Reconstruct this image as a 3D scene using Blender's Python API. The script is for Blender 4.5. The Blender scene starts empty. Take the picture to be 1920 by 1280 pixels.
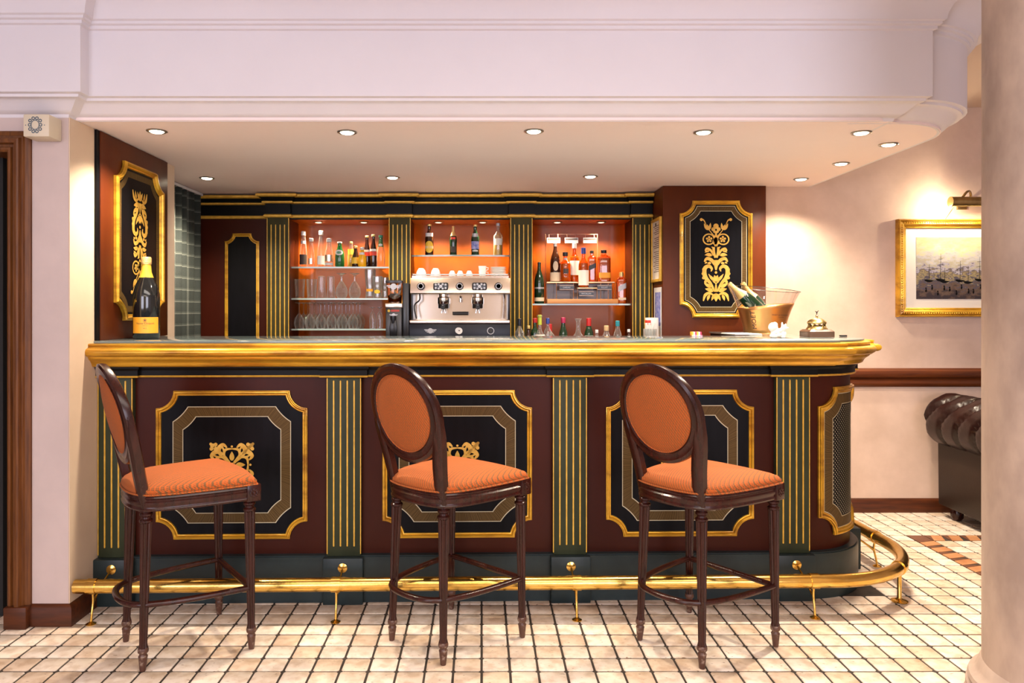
import bpy, bmesh, math, random
from mathutils import Vector, Matrix
random.seed(7)
SC = bpy.context.scene
COL = SC.collection
PI = math.pi
# ---------------------------------------------------------------- camera, light, exposure
F, CX, CY, H = 1407.0, 903.0, 582.0, 1.245          # focal length / principal point in px of 1920x1280, eye height
def XA(px, Y): return (px - CX) * Y / F
def ZA(py, Y): return H + (CY - py) * Y / F
cam = bpy.data.objects.new('camera', bpy.data.cameras.new('camera'))
COL.objects.link(cam); SC.camera = cam
cam.location = (0, 0, H); cam.rotation_euler = (PI / 2, 0, 0)
cam.data.sensor_width = 36; cam.data.lens = F / 1920 * 36
cam.data.shift_x = (960 - CX) / 1920; cam.data.shift_y = -(640 - CY) / 1920
cam.data.clip_start = .05
w = bpy.data.worlds.new('world'); SC.world = w; w.use_nodes = True
w.node_tree.nodes['Background'].inputs[0].default_value = (.85, .85, 1, 1)
w.node_tree.nodes['Background'].inputs[1].default_value = .3
SC.view_settings.view_transform = 'Standard'; SC.view_settings.look = 'None'
SC.view_settings.gamma = 1; SC.view_settings.use_curve_mapping = False
SC.view_settings.exposure = 0.35
def area(name, loc, rot, sx, sy, e, c):
    l = bpy.data.lights.new(name, 'AREA'); l.shape = 'RECTANGLE'; l.size = sx; l.size_y = sy
    l.energy = e; l.color = c
    o = bpy.data.objects.new(name, l); COL.objects.link(o); o.location = loc; o.rotation_euler = rot
    return o
area('window_daylight', (-2.6, -3.3, 1.5), (PI / 2, 0, 0), 2.5, 1.9, 95, (.84, .84, 1.0))
area('window_daylight', (2.35, -3.3, 1.5), (PI / 2, 0, 0), 2.9, 1.9, 105, (.84, .84, 1.0))
area('added_hall_fill', (-.2, -2.2, 2.44), (0, 0, 0), 2.6, .8, 42, (1, .80, .58))  # added warm fill for the hall back wall mirrored in the espresso machine
area('added_hall_fill', (.3, .7, 2.44), (0, 0, 0), 3.4, 1.2, 55, (1, .90, .82))  # added overhead fill, top light on stools and floor from no known fitting
SPOT_E, SPOT_C = 58, (1, .83, .64)
NICHE_E, NICHE_C = 17, (1, .76, .50)

# ---------------------------------------------------------------- materials
def _nt(name):
    m = bpy.data.materials.new(name); m.use_nodes = True
    return m, m.node_tree, m.node_tree.nodes['Principled BSDF']
def mat(name, col, rough=.5, metal=0, col2=None, ns=5, lo=.35, hi=.65, bump=0, bs=60, coat=0, stretch=(1, 1, 1), detail=5, spec=.5, trans=0):
    m, nt, b = _nt(name); N, L = nt.nodes, nt.links
    b.inputs['Base Color'].default_value = (*col, 1); b.inputs['Roughness'].default_value = rough
    b.inputs['Metallic'].default_value = metal; b.inputs['Coat Weight'].default_value = coat
    b.inputs['Coat Roughness'].default_value = .12; b.inputs['Specular IOR Level'].default_value = spec
    b.inputs['Transmission Weight'].default_value = trans
    if col2 or bump:
        tc = N.new('ShaderNodeTexCoord'); mp = N.new('ShaderNodeMapping'); mp.inputs['Scale'].default_value = stretch
        L.new(tc.outputs['Object'], mp.inputs[0])
    if col2:
        n = N.new('ShaderNodeTexNoise'); n.inputs['Scale'].default_value = ns; n.inputs['Detail'].default_value = detail
        n.inputs['Roughness'].default_value = .6
        L.new(mp.outputs[0], n.inputs['Vector'])
        r = N.new('ShaderNodeValToRGB'); r.color_ramp.elements[0].position = lo; r.color_ramp.elements[1].position = hi
        r.color_ramp.elements[0].color = (*col, 1); r.color_ramp.elements[1].color = (*col2, 1)
        L.new(n.outputs['Fac'], r.inputs[0]); L.new(r.outputs[0], b.inputs['Base Color'])
    if bump:
        n2 = N.new('ShaderNodeTexNoise'); n2.inputs['Scale'].default_value = bs; n2.inputs['Detail'].default_value = 3
        L.new(mp.outputs[0], n2.inputs['Vector'])
        bp = N.new('ShaderNodeBump'); bp.inputs['Strength'].default_value = bump; bp.inputs['Distance'].default_value = .01
        L.new(n2.outputs['Fac'], bp.inputs['Height']); L.new(bp.outputs[0], b.inputs['Normal'])
    return m
def glass(name, tint, refl=.06, rough=.02, edge=.75, milk=0):
    m = bpy.data.materials.new(name); m.use_nodes = True; nt = m.node_tree; N, L = nt.nodes, nt.links; N.clear()
    o = N.new('ShaderNodeOutputMaterial'); t = N.new('ShaderNodeBsdfTransparent'); t.inputs[0].default_value = (*tint, 1)
    g = N.new('ShaderNodeBsdfGlossy'); g.inputs[0].default_value = (1, 1, 1, 1); g.inputs['Roughness'].default_value = rough
    lw = N.new('ShaderNodeLayerWeight'); lw.inputs[0].default_value = .5
    p = N.new('ShaderNodeMath'); p.operation = 'POWER'; p.inputs[1].default_value = 2.2
    a = N.new('ShaderNodeMath'); a.operation = 'MULTIPLY_ADD'; a.inputs[1].default_value = edge; a.inputs[2].default_value = refl
    mx = N.new('ShaderNodeMixShader')
    L.new(lw.outputs['Facing'], p.inputs[0]); L.new(p.outputs[0], a.inputs[0]); L.new(a.outputs[0], mx.inputs[0])
    d = N.new('ShaderNodeBsdfDiffuse'); d.inputs[0].default_value = (.85, .85, .85, 1)
    m2 = N.new('ShaderNodeMixShader'); m2.inputs[0].default_value = milk
    L.new(g.outputs[0], m2.inputs[1]); L.new(d.outputs[0], m2.inputs[2])
    L.new(t.outputs[0], mx.inputs[1]); L.new(m2.outputs[0], mx.inputs[2]); L.new(mx.outputs[0], o.inputs[0])
    return m
def emit(name, col, s):
    m = bpy.data.materials.new(name); m.use_nodes = True; nt = m.node_tree; nt.nodes.clear()
    o = nt.nodes.new('ShaderNodeOutputMaterial'); e = nt.nodes.new('ShaderNodeEmission')
    e.inputs[0].default_value = (*col, 1); e.inputs[1].default_value = s
    nt.links.new(e.outputs[0], o.inputs[0]); return m
M = {}
M['white_plaster'] = mat('white_plaster', (.75, .72, .76), .75, col2=(.71, .68, .72), ns=1.2, bump=.05, bs=25)
M['soffit_plaster'] = mat('soffit_plaster', (.90, .77, .76), .8, col2=(.87, .74, .73), ns=1.0)
M['wall_pink'] = mat('wall_pink', (.60, .49, .46), .8, col2=(.48, .39, .37), ns=2.2, lo=.3, hi=.7, bump=.12, bs=18)
M['wall_cream'] = mat('wall_cream', (.68, .54, .40), .8, col2=(.60, .46, .33), ns=2.0, lo=.3, hi=.7, bump=.1, bs=18)
M['wall_back'] = mat('wall_back', (.68, .51, .41), .8, col2=(.55, .40, .31), ns=3.2, lo=.32, hi=.66, bump=.12, bs=14)
M['column_plaster'] = mat('column_plaster', (.50, .39, .32), .7, col2=(.32, .24, .20), ns=4.2, lo=.36, hi=.64, bump=.15, bs=12, stretch=(1, 1, .6))
M['high_ceiling'] = mat('high_ceiling', (.62, .50, .42), .8)
M['maroon'] = mat('maroon', (.050, .0085, .0035), .36, col2=(.036, .006, .003), ns=4, spec=.16, bump=.02, bs=40, stretch=(1, 1, .3))
M['pier_maroon'] = mat('pier_maroon', (.105, .022, .004), .36, col2=(.07, .013, .003), ns=4, spec=.22, bump=.02, bs=40, stretch=(1, 1, .3))
M['niche'] = mat('niche', (.40, .088, .005), .36, col2=(.30, .060, .004), ns=3, coat=.1, spec=.35)
M['black'] = mat('black_lacquer', (.004, .004, .005), .34, col2=(.006, .006, .008), ns=30, spec=.10, stretch=(1, 1, .15))
M['frieze'] = mat('frieze_black', (.004, .004, .004), .4, spec=.14)
M['gold'] = mat('gold_leaf', (.78, .44, .035), .32, .6, col2=(.30, .12, .010), ns=9, lo=.44, hi=.72, bump=.12, bs=60, stretch=(.35, 1, 1.6), coat=.3)
M['gold_paint'] = mat('gold_paint', (.78, .48, .07), .42, .25, col2=(.60, .34, .04), ns=30)
M['gold_inlay'] = mat('gold_inlay', (.80, .50, .10), .45, .15, col2=(.66, .36, .05), ns=40)
M['cream_line'] = mat('cream_line', (.55, .50, .34), .5)
M['green'] = mat('pilaster_green', (.042, .050, .026), .45, col2=(.028, .034, .018), ns=8, bump=.05, bs=40, spec=.18, stretch=(1, 1, .3))
M['green_back'] = mat('back_pilaster_green', (.055, .050, .020), .45, col2=(.040, .036, .015), ns=8, spec=.15, stretch=(1, 1, .3))
M['plinth'] = mat('plinth_slate', (.024, .038, .040), .38, col2=(.017, .027, .029), ns=7, bump=.04, bs=30, spec=.3)
M['brass'] = mat('brass', (.86, .58, .16), .2, 1, col2=(.74, .46, .10), ns=14, bump=.03, bs=80)
M['brass_old'] = mat('brass_old', (.50, .36, .14), .32, 1, col2=(.34, .24, .10), ns=20)
M['wood_frame'] = mat('wood_frame', (.17, .058, .012), .42, col2=(.09, .028, .007), ns=14, stretch=(6, 6, .35), bump=.1, bs=60, spec=.3)
M['wood_rail'] = mat('wood_rail', (.14, .036, .008), .3, col2=(.08, .020, .007), ns=10, stretch=(.35, 5, 5), coat=.1, spec=.3)
M['wood_base'] = mat('wood_base', (.10, .026, .007), .4, col2=(.05, .014, .005), ns=12, stretch=(.4, 4, 4), spec=.3, bump=.05)
M['chair_wood'] = mat('chair_wood', (.042, .008, .005), .25, col2=(.020, .0045, .003), ns=12, coat=.1, spec=.35, stretch=(4, 4, .5))
M['foot_wood'] = mat('foot_wood', (.085, .035, .022), .4, col2=(.28, .20, .15), ns=45, lo=.55, hi=.7)
M['steel'] = mat('steel', (.72, .66, .60), .16, 1)
M['steel_brushed'] = mat('steel_brushed', (.74, .62, .52), .28, 1, bump=.02, bs=120, stretch=(.1, 1, 8))
M['dark_steel'] = mat('dark_steel', (.05, .048, .046), .3, .6)
M['black_plastic'] = mat('black_plastic', (.012, .012, .014), .3)
M['navy_panel'] = mat('navy_panel', (.010, .012, .020), .3, spec=.25)
M['silver_print'] = mat('silver_print', (.40, .40, .42), .4, .3)
M['white'] = mat('white_china', (.82, .80, .77), .2, coat=.4)
M['paper'] = mat('paper', (.80, .76, .68), .7)
M['cream_paper'] = mat('cream_paper', (.72, .60, .42), .7)
M['blue_print'] = mat('blue_print', (.04, .09, .40), .5, col2=(.35, .35, .6), ns=40)
M['red_print'] = mat('red_print', (.6, .05, .03), .5)
M['orange_label'] = mat('orange_label', (.85, .36, .02), .5)
M['yellow_label'] = mat('yellow_label', (.80, .52, .04), .5)
M['yellow_foil'] = mat('yellow_foil', (.80, .56, .06), .35, .3)
M['gold_foil'] = mat('gold_foil', (.80, .55, .22), .35, .5, bump=.3, bs=150)
M['ink'] = mat('ink', (.05, .035, .03), .6)
M['green_print'] = mat('green_print', (.05, .30, .16), .5)
M['teal'] = mat('teal_cap', (.02, .22, .28), .35)
M['red_cap'] = mat('red_cap', (.45, .02, .02), .35)
M['magenta_cap'] = mat('magenta_cap', (.40, .02, .08), .35)
M['blue_cap'] = mat('blue_cap', (.03, .06, .30), .35)
M['lime_cap'] = mat('lime_cap', (.48, .55, .06), .4)
M['cork'] = mat('cork', (.55, .38, .20), .8)
M['white_cap'] = mat('white_cap', (.7, .7, .7), .4)
M['black_cap'] = mat('black_cap', (.01, .01, .012), .4)
M['gold_cap'] = mat('gold_cap', (.75, .55, .2), .35, .5)
M['black_glass'] = mat('black_glass', (.006, .008, .009), .07, coat=.6)
M['green_glass'] = mat('green_glass', (.008, .10, .02), .08, coat=.6)
M['dark_green_glass'] = mat('dark_green_glass', (.006, .028, .012), .07, coat=.6)
M['brown_glass'] = mat('brown_glass', (.035, .010, .004), .07, coat=.6)
M['cola'] = mat('cola', (.018, .005, .004), .08, coat=.6)
M['juice'] = mat('juice', (.85, .42, .01), .12, coat=.6)
M['amber'] = glass('amber_glass', (.88, .52, .20), .08)
M['amber_liquid'] = mat('amber_liquid', (.46, .17, .010), .15)
M['yellow_liquid'] = mat('yellow_liquid', (.75, .42, .03), .1, coat=.5)
M['clear'] = glass('clear_glass', (.90, .91, .90), .05, rough=.08, edge=1.1, milk=.35)
M['clear_thick'] = glass('thick_clear_glass', (.84, .86, .86), .12, rough=.08, edge=1.1, milk=.4)
M['shelf_glass'] = glass('shelf_glass', (.62, .72, .68), .10)
M['shelf_edge'] = mat('shelf_edge', (.32, .42, .38), .15, coat=.5)
M['green_tint'] = glass('green_tint_glass', (.35, .80, .55), .14)
M['acrylic'] = glass('acrylic', (.90, .86, .86), .07)
M['top_glass'] = mat('counter_top_glass', (.16, .21, .21), .07, coat=.5, spec=.6)
M['top_edge'] = mat('counter_glass_edge', (.36, .44, .42), .12, coat=.6)
M['copper'] = mat('copper_gold', (.66, .34, .13), .34, 1, col2=(.56, .28, .10), ns=3, bump=.02, bs=60)
M['copper_wire'] = mat('copper_wire', (.78, .45, .26), .3, .9)
M['light_wood'] = mat('light_wood', (.60, .28, .09), .45, col2=(.48, .20, .06), ns=10, stretch=(.3, 4, 4))
M['dark_wood_box'] = mat('dark_wood_box', (.11, .055, .032), .4, col2=(.07, .035, .02), ns=10, stretch=(.3, 4, 4), coat=.3)
M['porcelain'] = mat('porcelain', (.78, .73, .68), .35, coat=.3)
M['leather'] = mat('leather', (.020, .006, .0045), .32, col2=(.012, .004, .0035), ns=6, coat=.05, spec=.35, bump=.06, bs=90)
M['leather_panel'] = mat('leather_panel', (.024, .013, .008), .45, col2=(.018, .010, .006), ns=5, spec=.25, bump=.04, bs=120)
M['grout'] = mat('grout', (.030, .022, .017), .85, col2=(.06, .045, .034), ns=12)
M['brown_tile'] = mat('brown_tile', (.13, .05, .028), .5, col2=(.20, .085, .045), ns=14)
M['orange_tile'] = mat('orange_tile', (.44, .18, .07), .5, col2=(.58, .29, .13), ns=10)
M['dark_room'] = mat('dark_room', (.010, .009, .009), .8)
M['grey_cloth'] = mat('grey_cloth', (.05, .05, .055), .85)
M['box_cream'] = mat('box_cream', (.66, .58, .44), .5)
M['box_ink'] = mat('box_ink', (.06, .10, .14), .5)
M['lamp_glow'] = emit('lamp_glow', (1, .86, .62), 14)
M['niche_glow'] = emit('niche_glow', (1, .82, .58), 5)
M['picture_glow'] = emit('picture_glow', (1, .82, .55), 4)
M['chrome_ring'] = mat('chrome_ring', (.35, .33, .30), .3, .9)

def tile_mat():
    m, nt, b = _nt('travertine_tile'); N, L = nt.nodes, nt.links
    oi = N.new('ShaderNodeObjectInfo'); at = N.new('ShaderNodeAttribute'); at.attribute_name = 'tone'
    s = N.new('ShaderNodeMath'); s.operation = 'ADD'; L.new(oi.outputs['Random'], s.inputs[0]); L.new(at.outputs['Fac'], s.inputs[1])
    fr = N.new('ShaderNodeMath'); fr.operation = 'FRACT'; L.new(s.outputs[0], fr.inputs[0])
    r = N.new('ShaderNodeValToRGB'); e = r.color_ramp.elements
    e[0].color = (.87, .77, .66, 1); e[1].color = (.72, .56, .41, 1); e[0].position = 0; e[1].position = 1
    x = e.new(.45); x.color = (.85, .75, .63, 1); x = e.new(.7); x.color = (.81, .68, .55, 1)
    L.new(fr.outputs[0], r.inputs[0])
    g = N.new('ShaderNodeNewGeometry'); n = N.new('ShaderNodeTexNoise'); n.inputs['Scale'].default_value = 22; n.inputs['Detail'].default_value = 6
    L.new(g.outputs['Position'], n.inputs['Vector'])
    r2 = N.new('ShaderNodeValToRGB'); r2.color_ramp.elements[0].position = .36; r2.color_ramp.elements[1].position = .56
    r2.color_ramp.elements[0].color = (.74, .66, .58, 1); r2.color_ramp.elements[1].color = (1, 1, 1, 1)
    L.new(n.outputs['Fac'], r2.inputs[0])
    mx = N.new('ShaderNodeMix'); mx.data_type = 'RGBA'; mx.blend_type = 'MULTIPLY'; mx.inputs[0].default_value = .8
    L.new(r.outputs[0], mx.inputs[6]); L.new(r2.outputs[0], mx.inputs[7])
    # pits
    n3 = N.new('ShaderNodeTexNoise'); n3.inputs['Scale'].default_value = 75; n3.inputs['Detail'].default_value = 2
    mp = N.new('ShaderNodeMapping'); mp.inputs['Scale'].default_value = (.6, 1.6, 1)
    L.new(g.outputs['Position'], mp.inputs[0]); L.new(mp.outputs[0], n3.inputs['Vector'])
    r3 = N.new('ShaderNodeValToRGB'); r3.color_ramp.elements[0].position = .27; r3.color_ramp.elements[1].position = .33
    r3.color_ramp.elements[0].color = (.35, .25, .18, 1)
    L.new(n3.outputs['Fac'], r3.inputs[0])
    mx2 = N.new('ShaderNodeMix'); mx2.data_type = 'RGBA'; mx2.blend_type = 'MULTIPLY'; mx2.inputs[0].default_value = .9
    L.new(mx.outputs[2], mx2.inputs[6]); L.new(r3.outputs[0], mx2.inputs[7])
    L.new(mx2.outputs[2], b.inputs['Base Color']); b.inputs['Roughness'].default_value = .42
    bp = N.new('ShaderNodeBump'); bp.inputs['Strength'].default_value = .12; bp.inputs['Distance'].default_value = .004
    L.new(n.outputs['Fac'], bp.inputs['Height']); L.new(bp.outputs[0], b.inputs['Normal'])
    return m
M['tile'] = tile_mat()

def weave_mat():
    m, nt, b = _nt('rust_weave'); N, L = nt.nodes, nt.links
    tc = N.new('ShaderNodeTexCoord'); mp = N.new('ShaderNodeMapping'); mp.inputs['Rotation'].default_value = (0, 0, .5)
    L.new(tc.outputs['Object'], mp.inputs[0])
    ws = []
    for d, sc in (('X', 74), ('DIAGONAL', 44), ('DIAGONAL', 90)):
        wv = N.new('ShaderNodeTexWave'); wv.bands_direction = d; wv.inputs['Scale'].default_value = sc; wv.inputs['Distortion'].default_value = 1.2
        wv.inputs['Detail'].default_value = 1; wv.inputs['Detail Scale'].default_value = 4
        L.new(mp.outputs[0], wv.inputs[0]); ws.append(wv)
    a = N.new('ShaderNodeMath'); a.operation = 'ADD'; L.new(ws[0].outputs['Fac'], a.inputs[0]); L.new(ws[1].outputs['Fac'], a.inputs[1])
    a2 = N.new('ShaderNodeMath'); a2.operation = 'ADD'; L.new(a.outputs[0], a2.inputs[0]); L.new(ws[2].outputs['Fac'], a2.inputs[1])
    d2 = N.new('ShaderNodeMath'); d2.operation = 'MULTIPLY'; d2.inputs[1].default_value = .3333; L.new(a2.outputs[0], d2.inputs[0])
    r = N.new('ShaderNodeValToRGB'); e = r.color_ramp.elements
    e[0].position = .36; e[0].color = (.15, .065, .016, 1); e[1].position = .58; e[1].color = (.47, .088, .005, 1)
    L.new(d2.outputs[0], r.inputs[0]); L.new(r.outputs[0], b.inputs['Base Color'])
    b.inputs['Roughness'].default_value = .85; b.inputs['Sheen Weight'].default_value = .05
    b.inputs['Sheen Tint'].default_value = (1, .6, .35, 1)
    bp = N.new('ShaderNodeBump'); bp.inputs['Strength'].default_value = .25; bp.inputs['Distance'].default_value = .002
    L.new(d2.outputs[0], bp.inputs['Height']); L.new(bp.outputs[0], b.inputs['Normal'])
    return m
M['weave'] = weave_mat()

def band_mat():
    m, nt, b = _nt('crossband_veneer'); N, L = nt.nodes, nt.links
    at = N.new('ShaderNodeAttribute'); at.attribute_name = 'run'
    n = N.new('ShaderNodeTexNoise'); n.noise_dimensions = '1D'; n.inputs['Scale'].default_value = 420; n.inputs['Detail'].default_value = 3
    L.new(at.outputs['Fac'], n.inputs['W'])
    r = N.new('ShaderNodeValToRGB'); e = r.color_ramp.elements
    e[0].position = .35; e[0].color = (.030, .017, .006, 1); e[1].position = .66; e[1].color = (.17, .105, .035, 1)
    L.new(n.outputs['Fac'], r.inputs[0]); L.new(r.outputs[0], b.inputs['Base Color']); b.inputs['Roughness'].default_value = .45; b.inputs['Specular IOR Level'].default_value = .12
    return m
M['band'] = band_mat()

def plaid_mat():
    m, nt, b = _nt('plaid_curtain'); N, L = nt.nodes, nt.links
    at = N.new('ShaderNodeAttribute'); at.attribute_name = 'cloth'
    sp = N.new('ShaderNodeSeparateXYZ'); L.new(at.outputs['Vector'], sp.inputs[0])
    def lines(src, per, w0):
        a = N.new('ShaderNodeMath'); a.operation = 'MULTIPLY'; a.inputs[1].default_value = 1 / per; L.new(src, a.inputs[0])
        f = N.new('ShaderNodeMath'); f.operation = 'FRACT'; L.new(a.outputs[0], f.inputs[0])
        c = N.new('ShaderNodeMath'); c.operation = 'LESS_THAN'; c.inputs[1].default_value = w0; L.new(f.outputs[0], c.inputs[0])
        return c.outputs[0]
    h1 = lines(sp.outputs['Y'], .072, .07); h2 = lines(sp.outputs['Y'], .072, .20); v1 = lines(sp.outputs['X'], .09, .07); v2 = lines(sp.outputs['X'], .18, .5)
    def madd(x, k, y):
        a = N.new('ShaderNodeMath'); a.operation = 'MULTIPLY_ADD'; a.inputs[1].default_value = k; L.new(x, a.inputs[0])
        if isinstance(y, float): a.inputs[2].default_value = y
        else: L.new(y, a.inputs[2])
        return a.outputs[0]
    t = madd(h1, .22, madd(h2, .08, madd(v1, .14, madd(v2, .16, .0))))
    n = N.new('ShaderNodeTexNoise'); n.inputs['Scale'].default_value = 420; L.new(at.outputs['Vector'], n.inputs['Vector'])
    t2 = madd(n.outputs['Fac'], .35, t)
    r = N.new('ShaderNodeValToRGB'); e = r.color_ramp.elements
    e[0].position = .15; e[0].color = (.016, .024, .021, 1); e[1].position = .95; e[1].color = (.30, .32, .27, 1)
    L.new(t2, r.inputs[0]); L.new(r.outputs[0], b.inputs['Base Color']); b.inputs['Roughness'].default_value = .85
    return m
M['plaid'] = plaid_mat()

def painting_mat():
    m, nt, b = _nt('harbour_painting'); N, L = nt.nodes, nt.links
    tc = N.new('ShaderNodeTexCoord'); sp = N.new('ShaderNodeSeparateXYZ'); L.new(tc.outputs['Object'], sp.inputs[0])
    n = N.new('ShaderNodeTexNoise'); n.inputs['Scale'].default_value = 22; n.inputs['Detail'].default_value = 6; n.inputs['Roughness'].default_value = .62
    mp = N.new('ShaderNodeMapping'); mp.inputs['Scale'].default_value = (1, 1, 2.0); L.new(tc.outputs['Object'], mp.inputs[0]); L.new(mp.outputs[0], n.inputs['Vector'])
    a = N.new('ShaderNodeMath'); a.operation = 'MULTIPLY_ADD'; a.inputs[1].default_value = .75; L.new(n.outputs['Fac'], a.inputs[0])
    k = N.new('ShaderNodeMath'); k.operation = 'MULTIPLY_ADD'; k.inputs[1].default_value = 2.3; k.inputs[2].default_value = .12; L.new(sp.outputs['Z'], k.inputs[0])
    L.new(k.outputs[0], a.inputs[2])
    r = N.new('ShaderNodeValToRGB'); e = r.color_ramp.elements
    e[0].position = .08; e[0].color = (.035, .025, .03, 1); e[1].position = .98; e[1].color = (.50, .42, .24, 1)
    for p, c in ((.20, (.14, .09, .06)), (.28, (.06, .06, .10)), (.36, (.36, .29, .14)), (.43, (.10, .08, .08)), (.48, (.38, .36, .46)), (.56, (.42, .38, .26)), (.66, (.46, .46, .50)), (.76, (.62, .54, .34))):
        x = e.new(p); x.color = (*c, 1)
    L.new(a.outputs[0], r.inputs[0]); L.new(r.outputs[0], b.inputs['Base Color']); b.inputs['Roughness'].default_value = .35
    return m
M['painting'] = painting_mat()

# ---------------------------------------------------------------- mesh builder
class MB:
    def __init__(s): s.v = []; s.f = []; s.att = {}
    def add(s, vs, fs):
        o = len(s.v); s.v += [tuple(p) for p in vs]; s.f += [tuple(i + o for i in f) for f in fs]; return o
    def box(s, x0, x1, y0, y1, z0, z1):
        s.add([(x0, y0, z0), (x1, y0, z0), (x1, y1, z0), (x0, y1, z0), (x0, y0, z1), (x1, y0, z1), (x1, y1, z1), (x0, y1, z1)],
              [(0, 3, 2, 1), (4, 5, 6, 7), (0, 1, 5, 4), (1, 2, 6, 5), (2, 3, 7, 6), (3, 0, 4, 7)]); return s
    def prism(s, poly, z0, z1, mp=None):
        n = len(poly); vs = [(x, y, z0) for x, y in poly] + [(x, y, z1) for x, y in poly]
        if mp: vs = [mp(*q) for q in vs]
        s.add(vs, [tuple(range(n))[::-1], tuple(range(n, 2 * n))] + [(i, (i + 1) % n, n + (i + 1) % n, n + i) for i in range(n)]); return s
    def rings(s, rs, closed=True, cap=True):
        """list of rings (equal point counts)"""
        n = len(rs[0]); o = len(s.v); fs = []
        for k in range(len(rs) - 1):
            for i in range(n if closed else n - 1):
                j = (i + 1) % n
                fs.append((k * n + i, k * n + j, (k + 1) * n + j, (k + 1) * n + i))
        if cap and closed:
            fs.append(tuple(range(n))[::-1]); fs.append(tuple(range((len(rs) - 1) * n, len(rs) * n)))
        s.add([p for r in rs for p in r], fs); return s
    def lathe(s, prof, c=(0, 0, 0), seg=20, mtx=None, top=None, flute=0, sq=0, sx=1, sy=1, cap=True):
        """prof [(r,z)]; top: xy offset at max z (shear)"""
        rs = []; zmax = max(z for r, z in prof) or 1
        for r, z in prof:
            ring = []
            for i in range(seg):
                a = 2 * PI * i / seg; rr = r
                if flute and i % 2: rr = r * (1 - flute)
                if sq:
                    k = (abs(math.cos(a)) ** sq + abs(math.sin(a)) ** sq) ** (-1 / sq); rr = r * k
                p = Vector((rr * math.cos(a) * sx, rr * math.sin(a) * sy, z))
                if top: p.x += top[0] * z / zmax; p.y += top[1] * z / zmax
                if mtx: p = mtx @ p
                ring.append((p.x + c[0], p.y + c[1], p.z + c[2]))
            rs.append(ring)
        return s.rings(rs, True, cap)
    def tube(s, path, r, seg=10, closed=False, cap=True, flat=1):
        P = [Vector(p) for p in path]; n = len(P); R = r if isinstance(r, (list, tuple)) else [r] * n
        rs = []; up = None
        for i in range(n):
            a = P[(i - 1) % n] if (closed or i) else P[0]; b = P[(i + 1) % n] if (closed or i < n - 1) else P[-1]
            t = (b - a).normalized()
            if up is None:
                up = Vector((0, 0, 1)) if abs(t.z) < .9 else Vector((1, 0, 0))
            sd = t.cross(up).normalized(); up = sd.cross(t).normalized()
            rs.append([tuple(P[i] + (sd * math.cos(2 * PI * k / seg) + up * flat * math.sin(2 * PI * k / seg)) * R[i]) for k in range(seg)])
        if closed: rs.append(rs[0]); s.rings(rs, True, False)
        else: s.rings(rs, True, cap)
        return s
    def sweep(s, path, prof, closed=False, mp=None):
        """horizontal sweep: path [(x,y)], closed profile [(p,z)], p = offset to the right of travel"""
        n = len(path); rs = []
        for i in range(n):
            a = Vector(path[i - 1]) if (i or closed) else None; c = Vector(path[i]); b = Vector(path[(i + 1) % n]) if (i < n - 1 or closed) else None
            ds = []
            if a is not None: ds.append((c - a).normalized())
            if b is not None: ds.append((b - c).normalized())
            ns = [Vector((d.y, -d.x)) for d in ds]
            m = sum(ns, Vector((0, 0))); m.normalize(); k = 1 / max(.2, m.dot(ns[0]))
            rs.append([(c.x + m.x * p * k, c.y + m.y * p * k, z) for p, z in prof])
        if closed: rs.append(rs[0])
        if mp: rs = [[mp(*q) for q in r] for r in rs]
        return s.rings(rs, True, not closed)
    def sphere(s, c, r, sc=(1, 1, 1), seg=14, rg=8, mtx=None):
        prof = [(r * math.sin(PI * k / rg), -r * math.cos(PI * k / rg)) for k in range(rg + 1)]
        prof[0] = (r * .02, -r); prof[-1] = (r * .02, r)
        rs = []
        for rr, z in prof:
            ring = []
            for i in range(seg):
                p = Vector((rr * math.cos(2 * PI * i / seg) * sc[0], rr * math.sin(2 * PI * i / seg) * sc[1], z * sc[2]))
                if mtx: p = mtx @ p
                ring.append((p.x + c[0], p.y + c[1], p.z + c[2]))
            rs.append(ring)
        return s.rings(rs, True, True)
    def build(s, name, m, parent=None, bevel=0, smooth=35, label=None, world=False, bseg=2, seg=None):
        me = bpy.data.meshes.new(name); vs = s.v
        if world and parent:
            mw = Matrix.Identity(4); q = parent
            while q: mw = Matrix.Translation(q.location) @ q.rotation_euler.to_matrix().to_4x4() @ mw; q = q.parent
            inv = mw.inverted()
            vs = [tuple(inv @ Vector(p)) for p in vs]
        me.from_pydata(vs, [], s.f)
        bm = bmesh.new(); bm.from_mesh(me)
        bmesh.ops.recalc_face_normals(bm, faces=bm.faces)
        if bevel:
            es = [e for e in bm.edges if len(e.link_faces) == 2 and e.calc_face_angle(0) > .5]
            bmesh.ops.bevel(bm, geom=es, offset=bevel, segments=bseg, affect='EDGES', profile=.5, clamp_overlap=True)
        bm.to_mesh(me); bm.free()
        me.polygons.foreach_set('use_smooth', [smooth > 0] * len(me.polygons))
        if smooth > 0: me.set_sharp_from_angle(angle=math.radians(smooth))
        me.materials.append(m if not isinstance(m, str) else M[m])
        o = bpy.data.objects.new(name, me); COL.objects.link(o)
        if parent: o.parent = parent
        if label: o['label'] = label
        return o
def tag(o, label, cat, group=None, kind=None):
    o['label'] = label; o['category'] = cat
    if group: o['group'] = group
    if kind: o['kind'] = kind
    return o
def thing(name, label, cat, loc=(0, 0, 0), rz=0, group=None):
    o = bpy.data.objects.new(name, None); COL.objects.link(o); o.location = loc; o.rotation_euler = (0, 0, rz)
    o.empty_display_size = .05
    return tag(o, label, cat, group)
def struct(name, mb, m, bevel=0, parent=None, smooth=35):
    o = mb.build(name, m, parent, bevel=bevel, smooth=smooth)
    if not parent: o['kind'] = 'structure'
    return o
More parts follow.
